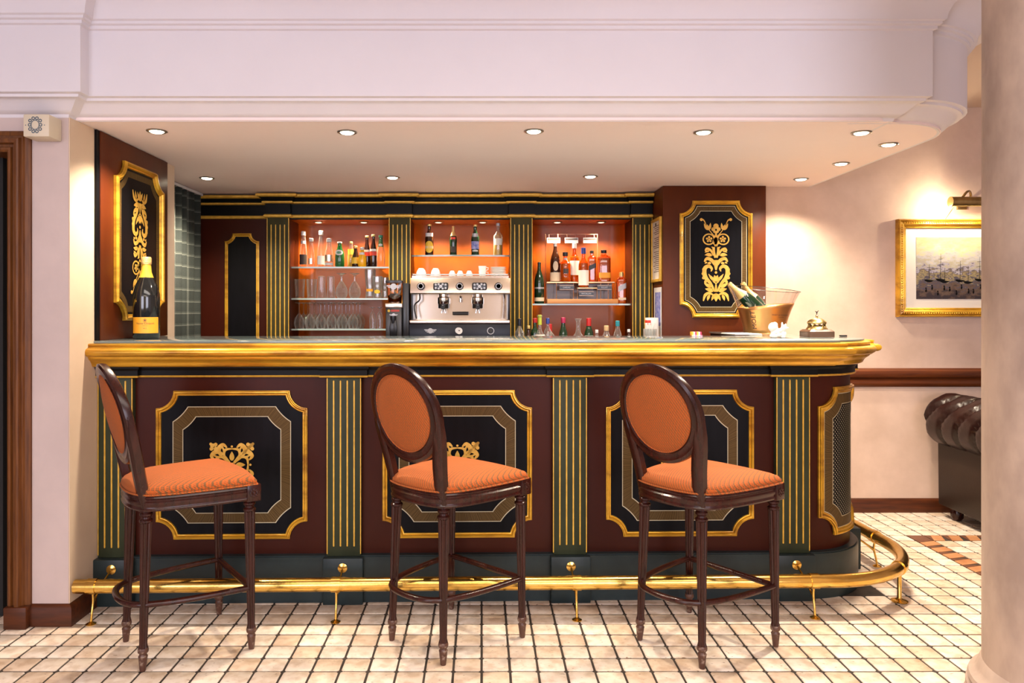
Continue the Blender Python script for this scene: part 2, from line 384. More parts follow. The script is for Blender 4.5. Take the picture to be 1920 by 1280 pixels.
def copy_tree(o, parent=None, loc=None, rz=None, label=None):
    c = o.copy(); COL.objects.link(c)
    if parent: c.parent = parent
    if loc is not None: c.location = loc
    if rz is not None: c.rotation_euler = (0, 0, rz)
    if label: c['label'] = label
    for ch in list(o.children): copy_tree(ch, c)
    return c
def arc(cx, cy, r, a0, a1, n, ry=None):
    ry = ry or r
    return [(cx + r * math.cos(math.radians(a0 + (a1 - a0) * i / n)), cy + ry * math.sin(math.radians(a0 + (a1 - a0) * i / n))) for i in range(n + 1)]
def spline(pts, n=6):
    P = [Vector(p) for p in pts]; out = []
    for i in range(len(P) - 1):
        a = P[i - 1] if i else P[0]; b = P[i]; c = P[i + 1]; d = P[i + 2] if i + 2 < len(P) else P[-1]
        for k in range(n):
            t = k / n
            out.append(.5 * ((2 * b) + (c - a) * t + (2 * a - 5 * b + 4 * c - d) * t * t + (3 * b - a - 3 * c + d) * t ** 3))
    out.append(P[-1]); return out
def text_mb(body, size, mp, align='CENTER', bold=0):
    cu = bpy.data.curves.new('t', 'FONT'); cu.body = body; cu.size = size; cu.align_x = align; cu.align_y = 'CENTER'; cu.resolution_u = 2
    cu.offset = bold
    o = bpy.data.objects.new('t', cu); COL.objects.link(o)
    dg = bpy.context.evaluated_depsgraph_get(); me = bpy.data.meshes.new_from_object(o.evaluated_get(dg))
    mb = MB(); mb.add([mp(v.co.x, v.co.y) for v in me.vertices], [tuple(p.vertices) for p in me.polygons])
    bpy.data.objects.remove(o); bpy.data.curves.remove(cu); bpy.data.meshes.remove(me)
    return mb

# ---------------------------------------------------------------- ornament shapes (2D strips)
class Orn:
    def __init__(s): s.q = []          # list of (verts2d, faces)
    def strip(s, pts, ws):
        P = [Vector(p) for p in pts]; n = len(P); vs = []
        for i in range(n):
            t = (P[min(n - 1, i + 1)] - P[max(0, i - 1)]).normalized(); nn = Vector((-t.y, t.x))
            vs += [P[i] + nn * ws[i] / 2, P[i] - nn * ws[i] / 2]
        s.q.append((vs, [(2 * i, 2 * i + 1, 2 * i + 3, 2 * i + 2) for i in range(n - 1)])); return s
    def leaf(s, p0, p1, bend, w, n=9):
        a, b = Vector(p0), Vector(p1); d = b - a; c = (a + b) / 2 + Vector((-d.y, d.x)).normalized() * bend
        pts = [(1 - t) ** 2 * a + 2 * t * (1 - t) * c + t * t * b for t in [i / n for i in range(n + 1)]]
        ws = [max(.02 * w, w * math.sin(PI * (i / n) ** .75) ** .8) if 0 < i < n else .1 * w for i in range(n + 1)]
        return s.strip(pts, ws)
    def stroke(s, pts, ws, n=5):
        P = spline([Vector(p).to_3d() for p in pts], n); m = len(P); W = []
        for i in range(m):
            x = i / (m - 1) * (len(ws) - 1); k = min(len(ws) - 2, int(x)); W.append(ws[k] + (ws[k + 1] - ws[k]) * (x - k))
        return s.strip([p.to_2d() for p in P], W)
    def disc(s, c, r, n=12):
        s.q.append(([Vector((c[0] + r * math.cos(2 * PI * i / n), c[1] + r * math.sin(2 * PI * i / n))) for i in range(n)], [tuple(range(n))])); return s
    def ring(s, c, rx, ry, w, n=24):
        vs = []
        for i in range(n):
            a = 2 * PI * i / n; vs += [Vector((c[0] + rx * math.cos(a), c[1] + ry * math.sin(a))), Vector((c[0] + (rx - w) * math.cos(a), c[1] + (ry - w) * math.sin(a)))]
        s.q.append((vs, [(2 * i, 2 * i + 1, (2 * i + 3) % (2 * n), (2 * i + 2) % (2 * n)) for i in range(n)])); return s
    def mirror(s):
        s.q += [([Vector((-v.x, v.y)) for v in vs], [f[::-1] for f in fs]) for vs, fs in list(s.q)]; return s
    def rot4(s):
        base = list(s.q)
        for k in (1, 2, 3):
            c, n = round(math.cos(k * PI / 2)), round(math.sin(k * PI / 2))
            s.q += [([Vector((v.x * c - v.y * n, v.x * n + v.y * c)) for v in vs], fs) for vs, fs in base]
        return s
    def mesh(s, mp, sc, d, flip=1):
        mb = MB()
        for j, (vs, fs) in enumerate(s.q): mb.add([mp(v.x * sc, v.y * sc * flip, d + (j % 7) * .00012) for v in vs], fs)
        return mb
def tall_motif():
    o = Orn(); Y = lambda y: 645 - y
    def L(x0, y0, x1, y1, b, w): o.leaf((x0, Y(y0)), (x1, Y(y1)), b, w)
    o.disc((0, Y(318)), 27); o.disc((27, Y(348)), 20); o.disc((14, Y(372)), 14)
    o.stroke([(0, Y(370)), (0, Y(420)), (0, Y(500))], [16, 22, 34])
    o.stroke([(8, Y(425)), (40, Y(390)), (72, Y(350))], [12, 8, 7])
    L(72, 356, 55, 285, 8, 26); L(76, 356, 118, 290, -10, 30); L(72, 352, 92, 300, 0, 26)
    o.stroke([(100, Y(300)), (122, Y(258)), (150, Y(250))], [6, 12, 20]); o.disc((146, Y(252)), 15)
    o.ring((72, Y(448)), 62, 58, 13); o.disc((68, Y(448)), 9)
    for k in range(5):
        a = 2 * PI * k / 5 + .3; o.disc((68 + 22 * math.cos(a), Y(448) + 22 * math.sin(a)), 11)
    L(0, 425, 10, 522, 0, 42); L(22, 500, 30, 455, 0, 16)
    o.stroke([(28, Y(610)), (50, Y(560)), (90, Y(542)), (108, Y(565))], [10, 22, 26, 12])
    L(40, 612, 112, 606, 16, 34); L(66, 566, 112, 580, 8, 18)
    o.stroke([(24, Y(528)), (20, Y(580)), (6, Y(632))], [26, 24, 20]); L(16, 540, 48, 524, 6, 14)
    o.stroke([(12, Y(700)), (45, Y(655)), (90, Y(640)), (116, Y(672))], [26, 34, 32, 12])
    L(50, 690, 84, 692, 12, 26); L(86, 680, 112, 690, 8, 18)
    o.stroke([(8, Y(655)), (8, Y(700)), (2, Y(755))], [30, 26, 8])
    o.disc((0, Y(778)), 13)
    o.stroke([(12, Y(970)), (52, Y(890)), (108, Y(820)), (112, Y(740)), (72, Y(715)), (42, Y(740)), (50, Y(768))], [12, 26, 44, 40, 34, 24, 8])
    for x, y, r in ((124, 748, 14), (130, 790, 14), (124, 832, 15), (104, 870, 14)): o.disc((x, Y(y)), r)
    L(40, 920, 118, 880, -14, 34); L(34, 945, 108, 940, -10, 34); L(24, 962, 88, 955, -6, 26)
    L(0, 868, 74, 792, -14, 30); L(0, 870, 16, 805, 0, 40); L(0, 975, 0, 880, 0, 22); L(0, 890, 34, 868, 6, 12)
    L(0, 985, 0, 1066, 0, 46); L(4, 990, 44, 1058, 8, 30)
    o.stroke([(30, Y(1000)), (72, Y(984)), (108, Y(1005)), (126, Y(1062))], [14, 26, 30, 10]); L(60, 1000, 84, 1060, 10, 28)
    return o.mirror()
TALL = tall_motif()
def square_motif():
    o = Orn()
    o.disc((0, 128), 8); o.disc((0, 0), 16)
    o.stroke([(12, 20), (52, 62), (46, 104), (0, 112)], [6, 16, 20, 8])
    o.leaf((0, 28), (0, 92), 0, 34)
    o.stroke([(14, 10), (70, 58), (92, 108), (62, 140), (34, 120)], [5, 14, 34, 26, 8])
    for x, y, r in ((132, 132, 18), (112, 142, 13), (142, 112, 13), (146, 146, 10), (118, 118, 14)): o.disc((x, y), r)
    o.stroke([(12, 16), (60, 50), (112, 60), (140, 84)], [4, 8, 12, 22])
    return o.mirror().rot4()
SQ = square_motif()

def notch_loop(W, Hh, r, t, na=8, step=.04, ns=None, flat=0):
    """loop of a rectangle with concave quarter-round corners, moved inwards by t"""
    pts = []; R = r + t; a0 = math.asin(t / R)
    for qx, qy in ((1, 1), (1, -1), (-1, -1), (-1, 1)):
        ap = []
        for i in range(na + 1):
            a = a0 + (PI / 2 - 2 * a0) * i / na
            ap.append((qx * (W / 2 - R * math.cos(a)), qy * (Hh / 2 - R * math.sin(a))))
        if flat:
            p0, p1 = ap[0], ap[-1]
            ap = [(a_[0] + (p0[0] + (p1[0] - p0[0]) * i / na - a_[0]) * flat, a_[1] + (p0[1] + (p1[1] - p0[1]) * i / na - a_[1]) * flat) for i, a_ in enumerate(ap)]
        if qx * qy < 0: ap = ap[::-1]
        pts.append(ap)
    out = []
    ns = ns or [max(1, int((Hh - 2 * r) / step)), max(1, int((W - 2 * r) / step))] * 2
    for k in range(4):
        out += pts[k]; a, b = Vector(pts[k][-1]), Vector(pts[(k + 1) % 4][0])
        for j in range(1, ns[k]): out.append(tuple(a + (b - a) * j / ns[k]))
    return out
def loop_strip(mb, mp, A, B, da, db, run=False):
    n = len(A); o = mb.add([mp(*p, da) for p in A] + [mp(*p, db) for p in B], [(i, (i + 1) % n, n + (i + 1) % n, n + i) for i in range(n)])
def decor_panel(root, mp, W, Hh, r, fw=.022, fd=.016, band=None, orn=None, osc=1, oflip=1, lattice=False, names='painted_panel', world=False, lines=True, ocy=0):
    # black field
    mb = MB(); cols = max(2, int(W / .03)); xs = [-W / 2 + .003 + (W - .006) * i / cols for i in range(cols + 1)] + [W / 2 - r, -W / 2 + r, W/2 - r - .0002, -W/2 + r + .0002]
    xs = sorted(set(xs))
    def zt(x):
        e = W / 2 - abs(x)
        if e >= r: return Hh / 2 - .003
        return Hh / 2 - math.sqrt(max(0, r * r - e * e)) - .003
    vs = []
    for x in xs: vs += [mp(x, zt(x), .002), mp(x, -zt(x), .002)]
    mb.add(vs, [(2 * i, 2 * i + 1, 2 * i + 3, 2 * i + 2) for i in range(len(xs) - 1)])
    pan = mb.build(names, 'black', root, world=world)
    # gilt frame
    mb = MB(); prof = [(0, 0), (0, fd * .55), (fw * .12, fd * .62), (fw * .2, fd * .95), (fw * .38, fd), (fw * .55, fd * .8), (fw * .68, fd * .45), (fw * .8, fd * .5), (fw * .9, fd * .45), (fw, 0.001)]
    loops = [notch_loop(W, Hh, r, t) for t, d in prof]
    for i in range(len(prof) - 1): loop_strip(mb, mp, loops[i], loops[i + 1], prof[i][1], prof[i + 1][1])
    mb.build('gilt_frame', 'gold', pan, world=world, smooth=50)
    if band:
        bW, bH, br, bt = band[:4]                 # outer width, height, notch radius, thickness
        fl_ = band[4] if len(band) > 4 else 0; NS = [14, 12, 14, 12]
        def bl(t): return notch_loop(bW - 2 * t, bH - 2 * t, br - .2 * t, 0, ns=NS, flat=fl_) if fl_ and fl_ != 'c' else notch_loop(bW, bH, br, t, ns=NS)
        if fl_ == 'c':
            def bl(t): return notch_loop(W, Hh, r, bW + t, ns=NS)      # concentric with the frame
        A, B = bl(0), bl(bt); n = len(A); mb = MB()
        run = []; vs = []; fs = []; acc = 0
        for i in range(n + 1):
            a, b = A[i % n], B[i % n]
            if i: acc += (Vector(a) - Vector(A[(i - 1) % n])).length
            vs += [mp(*a, .0032), mp(*b, .0032)]; run += [acc, acc]
        mb.add(vs, [(2 * i, 2 * i + 1, 2 * i + 3, 2 * i + 2) for i in range(n)])
        o = mb.build('inlay_band', 'band', pan, world=world)
        at = o.data.attributes.new('run', 'FLOAT', 'POINT'); at.data.foreach_set('value', run)
        if lines:
            for t in (0, bt):
                mb = MB(); loop_strip(mb, mp, bl(t - .0014), bl(t + .0016), .0042, .0042)
                mb.build('inlay_line', 'cream_line', pan, world=world)
    if orn:
        m = orn.mesh(lambda x, y, d: mp(x, y + ocy, d), osc, .0045, oflip); m.build('gilt_ornament', 'gold_inlay', pan, world=world, smooth=0)
    if lattice:
        t1 = band[0] + band[3]; mb = MB(); iW, iH = W - 2 * t1, Hh - 2 * t1; st = .017; ny = int(iH / st) + 1; nx = int(iW / st) + 1
        for i in range(-nx, nx + 1):
            for j in range(-ny, ny + 1):
                if (i + j) % 2: continue
                x, y = i * st / 2, j * st / 2
                ex, ey = iW / 2 - abs(x), iH / 2 - abs(y)
                if ex < .004 or ey < .004 or (ex + t1) ** 2 + (ey + t1) ** 2 < (r + t1 + .004) ** 2: continue
                q = .0027
                mb.add([mp(x - q, y, .005), mp(x, y - q * 1.4, .005), mp(x + q, y, .005), mp(x, y + q * 1.4, .005)], [(0, 1, 2, 3)])
        o = mb.build('lattice_ornament', 'cream_line', pan, world=world, smooth=0); o['kind'] = 'stuff'
    return pan
# ================================================================ THE ROOM
WX = -1.635                                            # inner face of the left wall beside the bar
# floor: dark grout bed, then single tiles
fl = MB(); fl.add([(-4, -3.5, -.004), (4.2, -3.5, -.004), (4.2, 5.4, -.004), (-4, 5.4, -.004)], [(0, 1, 2, 3)])
floor = struct('floor', fl, 'grout', smooth=0)
TS = .098; GR = .0086
def tile_mb(mb, x, y, wx=TS, wy=TS, jit=.0007, z=0):
    a = GR / 2; j = lambda: random.uniform(-jit, jit); b = .003; c = .0055
    base = []
    for sx, sy in ((-1, -1), (1, -1), (1, 1), (-1, 1)):
        px, py = sx * (wx / 2 - a) + j(), sy * (wy / 2 - a) + j()
        p1, p2 = (px - sx * c, py), (px, py - sy * c)
        base += [p1, p2] if sx * sy < 0 else [p2, p1]
    n = 8; k1 = 1 - 2 * b / wx
    vs = [(x + p, y + q, z - .005) for p, q in base] + [(x + p, y + q, z - .0016) for p, q in base] + [(x + p * k1, y + q * k1, z) for p, q in base]
    fs = [(i, (i + 1) % n, n + (i + 1) % n, n + i) for i in range(n)] + [(n + i, n + (i + 1) % n, 2 * n + (i + 1) % n, 2 * n + i) for i in range(n)] + [tuple(range(2 * n, 3 * n))]
    mb.add(vs, fs)
Y0T = 2.593 - 24 * TS
def hidden(x, y):                                     # under the bar, in the walls or behind the bar
    if x < 1.74 and y > 3.27: return True
    if x < -1.62 and y > 2.99 and x > -1.80: return True
    if (x - 1.42) ** 2 + (y - 3.55) ** 2 < .27 ** 2: return True
    return False
tiles = []; BORDER = []
for j in range(0, 46):
    for i in range(-40, 41):
        x, y = (i + .5) * TS, Y0T + (j + .5) * TS
        if y > 4.62 or hidden(x, y): continue
        # border band: one tile wide frame in front of the sofa, corner at (25, 16)
        if (i == 24 and 3.0 < y < 4.16) or (i >= 24 and abs(y - 4.10) < TS / 2): BORDER.append((i, j, x, y)); continue
        if y < 2.0:
            area_px = 0
        else:
            px, py = CX + F * x / y, CY + F * H / y
            vis = -40 < px < 1870 and py < 1310
            if px < 10 and y > 2.97: vis = False
            area_px = (F * TS / y) * (F * H * TS / (y * y)) if vis else 0
        tiles.append((area_px, x, y))
tiles.sort(reverse=True)
variants = []
for k in range(6):
    mb = MB(); tile_mb(mb, 0, 0); o = mb.build('floor_tile', 'tile', floor, smooth=25); variants.append(o)
nbor = len(BORDER) * 3
keep = 296 - 6
for n, (a, x, y) in enumerate(tiles[:keep]):
    if n < 6: o = variants[n]
    else: o = variants[n % 6].copy(); COL.objects.link(o)
    o.location = (x, y, random.uniform(-.0006, .0006)); o.rotation_euler = (0, 0, random.choice((0, PI / 2, PI, -PI / 2)))
rest = MB(); tone = []
for a, x, y in tiles[keep:]:
    n0 = len(rest.v); tile_mb(rest, x, y, jit=.0007, z=random.uniform(-.0006, .0006)); tone += [random.random()] * (len(rest.v) - n0)
o = rest.build('far_floor_tiles', 'tile', floor, smooth=0); o['kind'] = 'stuff'
at = o.data.attributes.new('tone', 'FLOAT', 'POINT'); at.data.foreach_set('value', tone)
# border: orange rhomboid tiles with brown triangles between them
def piece(poly, m, nm, z=.0006):
    cx, cy = sum(p[0] for p in poly) / len(poly), sum(p[1] for p in poly) / len(poly)
    q = [(cx + (p[0] - cx) * .93, cy + (p[1] - cy) * .93) for p in poly]; q2 = [(cx + (p[0] - cx) * .86, cy + (p[1] - cy) * .86) for p in poly]
    mb = MB(); n = len(q); mb.add([(p[0], p[1], -.004) for p in q] + [(p[0], p[1], z - .001) for p in q] + [(p[0], p[1], z) for p in q2],
        [(i, (i + 1) % n, n + (i + 1) % n, n + i) for i in range(n)] + [(n + i, n + (i + 1) % n, 2 * n + (i + 1) % n, 2 * n + i) for i in range(n)] + [tuple(range(2 * n, 3 * n))])
    return mb.build(nm, m, floor, smooth=0)
for i, j, x, y in BORDER:
    h = TS / 2
    if i == 24 and abs(y - 4.10) < TS / 2:
        piece([(x - h, y - h), (x + h, y - h), (x + h, y + h), (x - h, y + h)], 'brown_tile', 'corner_border_tile')
    elif i == 24:
        piece([(x - h, y - h), (x + h, y - h * .4), (x + h, y + h), (x - h, y + h * .4)], 'orange_tile', 'orange_border_tile')
        piece([(x - h, y + h * .4), (x + h, y + h), (x - h, y + h)], 'brown_tile', 'brown_border_tile')
    else:
        piece([(x - h, y - h), (x + h * .3, y - h), (x + h, y + h), (x - h * .3, y + h)], 'orange_tile', 'orange_border_tile')
        piece([(x - h, y - h), (x - h * .3, y + h), (x - h, y + h)], 'brown_tile', 'brown_border_tile')

# walls
def bx(*a): return MB().box(*a)
struct('wall_left_front', bx(-1.779, WX, 2.97, 3.985, 0, 2.03), 'wall_pink')
struct('wall_left_side', bx(WX, WX + .004, 2.972, 3.985, .085, 2.009), 'wall_cream')
struct('wall_left_recess', bx(-1.95, -1.86, 3.985, 5.4, 0, 2.05), 'wall_cream')
struct('wall_left_partition', bx(-1.90, -1.779, 3.06, 3.985, 0, 2.03), 'wall_cream')
struct('wall_over_doorway', bx(-4, -1.779, 2.97, 3.06, 1.93, 2.6), 'wall_pink')
struct('wall_far_left', bx(-4, -2.9, 2.97, 3.06, 0, 1.93), 'wall_pink')
struct('wall_bar_back', bx(-1.95, 1.12, 5.30, 5.4, 0, 2.05), 'wall_cream')
struct('wall_back_right', bx(1.743, 4.2, 4.64, 4.74, 0, 2.5), 'wall_back')
struct('wall_hall_left', bx(-4.1, -4, -3.5, 3.06, 0, 2.6), 'wall_pink')
struct('wall_hall_right', bx(4.2, 4.3, -3.5, 4.74, 0, 2.6), 'wall_pink')
struct('wall_hall_back', bx(-4, 4.2, -3.6, -3.5, 0, 2.6), 'wall_cream')
struct('ceiling', bx(-4, 4.2, -3.5, 4.74, 2.5, 2.58), 'high_ceiling')
# dark room behind the doorway
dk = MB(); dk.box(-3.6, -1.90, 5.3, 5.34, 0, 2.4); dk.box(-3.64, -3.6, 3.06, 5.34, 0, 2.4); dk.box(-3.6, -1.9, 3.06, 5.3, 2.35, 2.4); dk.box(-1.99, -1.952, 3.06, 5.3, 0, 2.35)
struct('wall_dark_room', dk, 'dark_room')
# soffit over the bar
sof = [(-1.86, 3.02), (1.60, 3.02), (1.70, 3.06)] + arc(1.70, 3.38, .315, -88, 0, 10) + [(2.03, 4.64), (1.743, 4.64), (1.743, 5.3), (-1.86, 5.3)]
struct('ceiling_over_bar', MB().prism(sof, 2.01, 2.04), 'soffit_plaster')
prof = [(-.02, 2.012), (0, 2.008), (.004, 2.020), (.018, 2.024), (.030, 2.034), (.045, 2.048), (.058, 2.060), (.068, 2.066), (.082, 2.068), (.084, 2.078), (.100, 2.082), (.100, 2.336), (.112, 2.340), (.112, 2.352), (.124, 2.356), (.124, 2.366), (.135, 2.370)] + [(.135 + .20 * (1 - math.cos(a)), 2.37 + .13 * math.sin(a)) for a in [PI / 2 * k / 8 for k in range(1, 9)]] + [(-.02, 2.5)]
bm1 = MB().sweep([(-4, 2.97), (WX, 2.97), (WX, 3.03), (1.662, 3.03), (1.662, 3.20)], prof)
struct('trim_1', bm1, 'white_plaster', smooth=25)
prof2 = [(p, z) for p, z in prof]
bm2 = MB().sweep([(1.50, 3.07), (1.69, 3.07)] + arc(1.70, 3.38, .31, -88, 0, 12) + [(2.03, 4.64)], prof2)
struct('trim_2', bm2, 'white_plaster', smooth=25)
# baseboards
pr = [(0, 0), (.016, 0), (.016, .070), (.008, .082), (0, .086)]
struct('baseboard_left', MB().sweep([(-1.779, 2.97), (WX + .004, 2.97), (WX + .004, 3.17)], pr), 'wood_base')
struct('baseboard_back', MB().sweep([(1.75, 4.64), (4.2, 4.64)], pr), 'wood_base')
cr = [(0, .773), (.012, .775), (.022, .785), (.026, .800), (.020, .818), (.012, .824), (.018, .832), (.034, .838), (.040, .856), (.036, .874), (.022, .882), (.014, .889), (0, .890)]
struct('trim_3', MB().sweep([(1.75, 4.64), (4.2, 4.64)], cr), 'wood_rail')
# doorway casing
dr = bpy.data.objects.new('door_1', None); COL.objects.link(dr); dr.location = (-2.3, 2.97, 0); dr['kind'] = 'structure'
cs = [(.0, .0), (.0, .022), (.008, .028), (.016, .028), (.020, .018), (.030, .018), (.034, .036), (.046, .040), (.052, .036), (.056, .022), (.062, .022), (.066, .016), (.080, .014), (.085, .010), (.085, 0)]
def cas(path):                                  # vertical plane sweep: profile (across, depth)
    rs = []
    for k, (x, z) in enumerate(path):
        r = []
        for a, d in cs:
            if k == 0: q = (x + a, 2.97 - d, z)
            elif k == 1: q = (x + a, 2.97 - d, z + a)
            elif k == 2: q = (x - a, 2.97 - d, z + a)
            else: q = (x - a, 2.97 - d, z)
            r.append(q)
        rs.append(r)
    return rs
mb = MB(); rs = cas([(-1.864, .086), (-1.864, 1.868), (-2.82, 1.868), (-2.82, .086)])
for seg, nm in (((0, 1), 'right_casing'), ((1, 2), 'head_casing'), ((2, 3), 'left_casing')):
    mb = MB(); mb.rings([rs[seg[0]], rs[seg[1]]]); mb.build(nm, 'wood_frame', dr, world=True)
for x0 in (-1.866, -2.907):
    mb = MB(); mb.box(x0, x0 + .089, 2.925, 2.97, 0, .086); mb.build('plinth_block', 'wood_base', dr, bevel=.004, world=True)
mb = MB(); mb.box(-1.868, -1.779, 2.97, 3.10, 0, 1.87); mb.box(-2.9, -2.82, 2.97, 3.10, 0, 1.87); mb.box(-2.82, -1.868, 2.97, 3.10, 1.868, 1.93); mb.build('jamb', 'wood_frame', dr, world=True)

# round plaster column, right foreground
col = thing('round_column', 'massive round mottled plaster column in the right foreground', 'column', (1.765, 2.2, 0))
MB().lathe([(.25, .175), (.25, 1.2), (.249, 2.5)], seg=64, cap=True).build('shaft', 'column_plaster', col)
MB().lathe([(.30, 0), (.30, .055), (.292, .060), (.292, .10), (.284, .108), (.288, .118), (.284, .130), (.270, .138), (.262, .150), (.258, .165), (.25, .176)], seg=64).build('base', 'column_plaster', col)

# maroon pier on the right of the bar
pier = bpy.data.objects.new('wall_pier', None); COL.objects.link(pier); pier['kind'] = 'structure'; pier.location = (1.4275, 4.6, 0)
MB().box(1.112, 1.743, 4.6, 5.3, 0, 2.009).build('pier_body', 'pier_maroon', pier, world=True, bevel=.002)
mp = lambda s, t, d: (1.435 + s, 4.599 - d, 1.560 + t)
wp = thing('wall_panel', 'gilt framed black ornamental panel on the maroon pier above the ice bucket', 'panel', (1.435, 4.6, 1.56))
decor_panel(wp, mp, .444, .715, .078, fw=.026, band=(.034, 0, 0, .030, 'c'), orn=TALL, osc=.000615, world=True)
# maroon board and panel on the left wall
bd = thing('wall_board', 'tall dark maroon board with gilt framed upside down ornament on the left wall', 'panel', (WX + .005, 3.53, 1.12))
MB().box(WX + .0045, WX + .018, 3.185, 3.865, 1.118, 2.007).build('board', 'pier_maroon', bd, world=True, bevel=.002)
MB().box(WX + .0045, WX + .014, 3.160, 3.184, 1.118, 2.007).build('edge_strip', 'black', bd, world=True)
mp = lambda s, t, d: (WX + .019 + d, 3.54 + s, 1.560 + t)
decor_panel(bd, mp, .49, .72, .080, fw=.028, fd=.022, band=(.038, 0, 0, .028, 'c'), orn=TALL, osc=.000585, oflip=-1, world=True, lines=False)

# ================================================================ THE BAR COUNTER (own frame, turned a little)
CROT = math.radians(1.18)
BO = Vector((-1.627, 3.15, 0))
def W(u, v, z=0):
    c, s = math.cos(CROT), math.sin(CROT); return (BO.x + u * c - v * s, BO.y + u * s + v * c, z)
bar = thing('bar_counter', 'long maroon and green bar counter with gilded edge, gilt panels and glass top', 'bar counter', BO, CROT)
UC, VC = 3.06, .36; PITCH = .9675; PW = .145; UE = UC
pls = [k * PITCH for k in range(4)]
def plan(v0, r, back=1.32, inner=True):
    p = [(0, v0), (UC, v0)] + arc(UC, v0 + r, r, -90, 0, 14)[1:]
    return p + [(UC + r, back), (UC - .02, back), (UC - .02, .52), (0, .52)]
MB().prism(plan(.065, .295), .0, 1.09).build('body', 'maroon', bar)
pl = MB().prism(plan(.030, .330), 0, .194).prism(plan(.036, .324), .194, .199)
pl.build('plinth', 'plinth', bar)
for u in pls:
    mb = MB().box(u - .012, u + PW + .012, 0, .04, 0, .197); mb.build('plinth_block', 'plinth', bar, bevel=.004)
MB().box(UC + .25, UC + .402, .39, .55, 0, .197).build('plinth_block', 'plinth', bar, bevel=.004)
def pilaster(u0, u1, v0, v1, z0, z1, n=4, axis='u', back=False, par=bar, m='green', world=False, edges=True, sz0=.04, sz1=.012, Wd=None):
    p = MB().box(u0, u1, v0, v1, z0, z1).build('pilaster', m, par, bevel=.002, world=world)
    c = (u0 + u1) / 2
    for k in range(n):
        x = c + (k - (n - 1) / 2) * .029
        mb = MB(); pr2 = [(x - .0038, v0 + .0005), (x - .0024, v0 - .0024), (x + .0024, v0 - .0024), (x + .0038, v0 + .0005)]
        a, b = z0 + sz0, z1 - sz1
        mb.add([(q[0], q[1], a + .003) for q in pr2] + [(q[0], q[1], b - .003) for q in pr2] + [(x, v0 - .0004, a), (x, v0 - .0004, b)],
               [(i, i + 1, i + 5, i + 4) for i in range(3)] + [(0, 1, 2, 3, 8), (4, 5, 6, 7, 9)])
        mb.build('gold_fillet', 'gold_paint', p, world=world)
    if edges:
        for x in (u0 - .0005, u1 - .0035): MB().box(x, x + .004, v0 - .001, v0 + .003, z0 + .01, z1 - .004).build('edge_line', 'gold_paint', p, world=world)
    return p
for u in pls: pilaster(u, u + PW, .032, .066, .197, .960)
MB().box(UC + .255, UC + .360, .41, .51, .197, .960).build('side_pilaster', 'green', bar, bevel=.002)
MB().box(UC + .326, UC + .332, .404, .411, .25, .95).build('gold_fillet', 'gold_paint', bar)
# frieze and gold bead, breaking forward over the pilasters
zf = [(.0, .968), (.022, .968), (.022, .990), (.030, 1.000), (.030, 1.012), (0, 1.012)]
zb = [(.0, .9605), (.022, .9605), (.026, .964), (.022, .9685), (0, .9685)]
def bar_path(off):
    p = [(-.002, .065)]
    for i, u in enumerate(pls):
        a, b = max(-.002, u - .006), u + PW + .006
        if i: p += [(a, .065), (a, .040), (b, .040)]
        else: p = [(-.002, .040), (b, .040)]
        p += [(b, .065)]
    p += arc(UC, .065 + .295, .295, -88, 0, 14) + [(UC + .295, .395), (UC + .355, .395), (UC + .355, .53), (UC + .295, .53), (UC + .295, 1.32)]
    return p
MB().sweep(bar_path(0), zf).build('frieze', 'frieze', bar)
MB().sweep(bar_path(0), zb).build('gold_bead', 'gold_paint', bar)
# gilded moulding
gm = [(-.03, 1.008), (.032, 1.008), (.040, 1.012), (.044, 1.022), (.052, 1.032), (.064, 1.040), (.070, 1.046), (.071, 1.052), (.082, 1.054), (.091, 1.060), (.095, 1.068), (.095, 1.076), (.090, 1.084), (.080, 1.089), (.071, 1.090), (.068, 1.096), (.072, 1.100), (.070, 1.106), (.062, 1.108), (-.03, 1.108)]
MB().sweep([(-.008, .030), (UC + .045, .030), (UC + .045, .2)], gm).build('gilded_moulding', 'gold', bar, smooth=50)
gm2 = gm
MB().sweep([(UC - .05, .052), (UC, .052)] + arc(UC, .36, .308, -88, 0, 16) + [(UC + .308, .395), (UC + .358, .395), (UC + .358, .53), (UC + .308, .53), (UC + .308, 1.32)], gm2).build('gilded_moulding', 'gold', bar, smooth=50)
# deck and glass top
deck = [(-.005, -.015), (UC + .02, -.015)] + arc(UC, .36, .35, -80, 0, 14) + [(UC + .35, .62), (UC + .26, .62), (UC + .26, 1.33), (UC - .02, 1.33), (UC - .02, .56), (-.005, .56)]
MB().prism(deck, 1.088, 1.1075).build('deck', 'black', bar)
gt = [(.012, -.030), (UC + .06, -.030), (UC + .10, -.012)] + arc(UC, .36, .355, -72, 0, 14) + [(UC + .355, .50), (UC + .24, .56), (UC + .24, 1.33), (UC - .03, 1.33), (UC - .03, .57), (.012, .57)]
MB().prism(gt, 1.1082, 1.1180).build('glass_top', 'top_glass', bar, bevel=.002)
# painted panels
for k in range(3):
    u0 = pls[k] + PW + (PITCH - PW) / 2
    mp = (lambda uu: lambda s, t, d: (uu + s, .0645 - d, .583 + t))(u0)
    decor_panel(bar, mp, .645, .636, .075, band=(.502, .498, .064, .042, .72), orn=SQ, osc=.000615)
RA = .296
mp = lambda s, t, d: (UC + (RA + d) * math.sin(math.radians(46) + s / RA), .36 - (RA + d) * math.cos(math.radians(46) + s / RA), .584 + t)
decor_panel(bar, mp, .400, .650, .082, fw=.030, fd=.018, band=(.030, 0, 0, .046, 'c'), lattice=True)

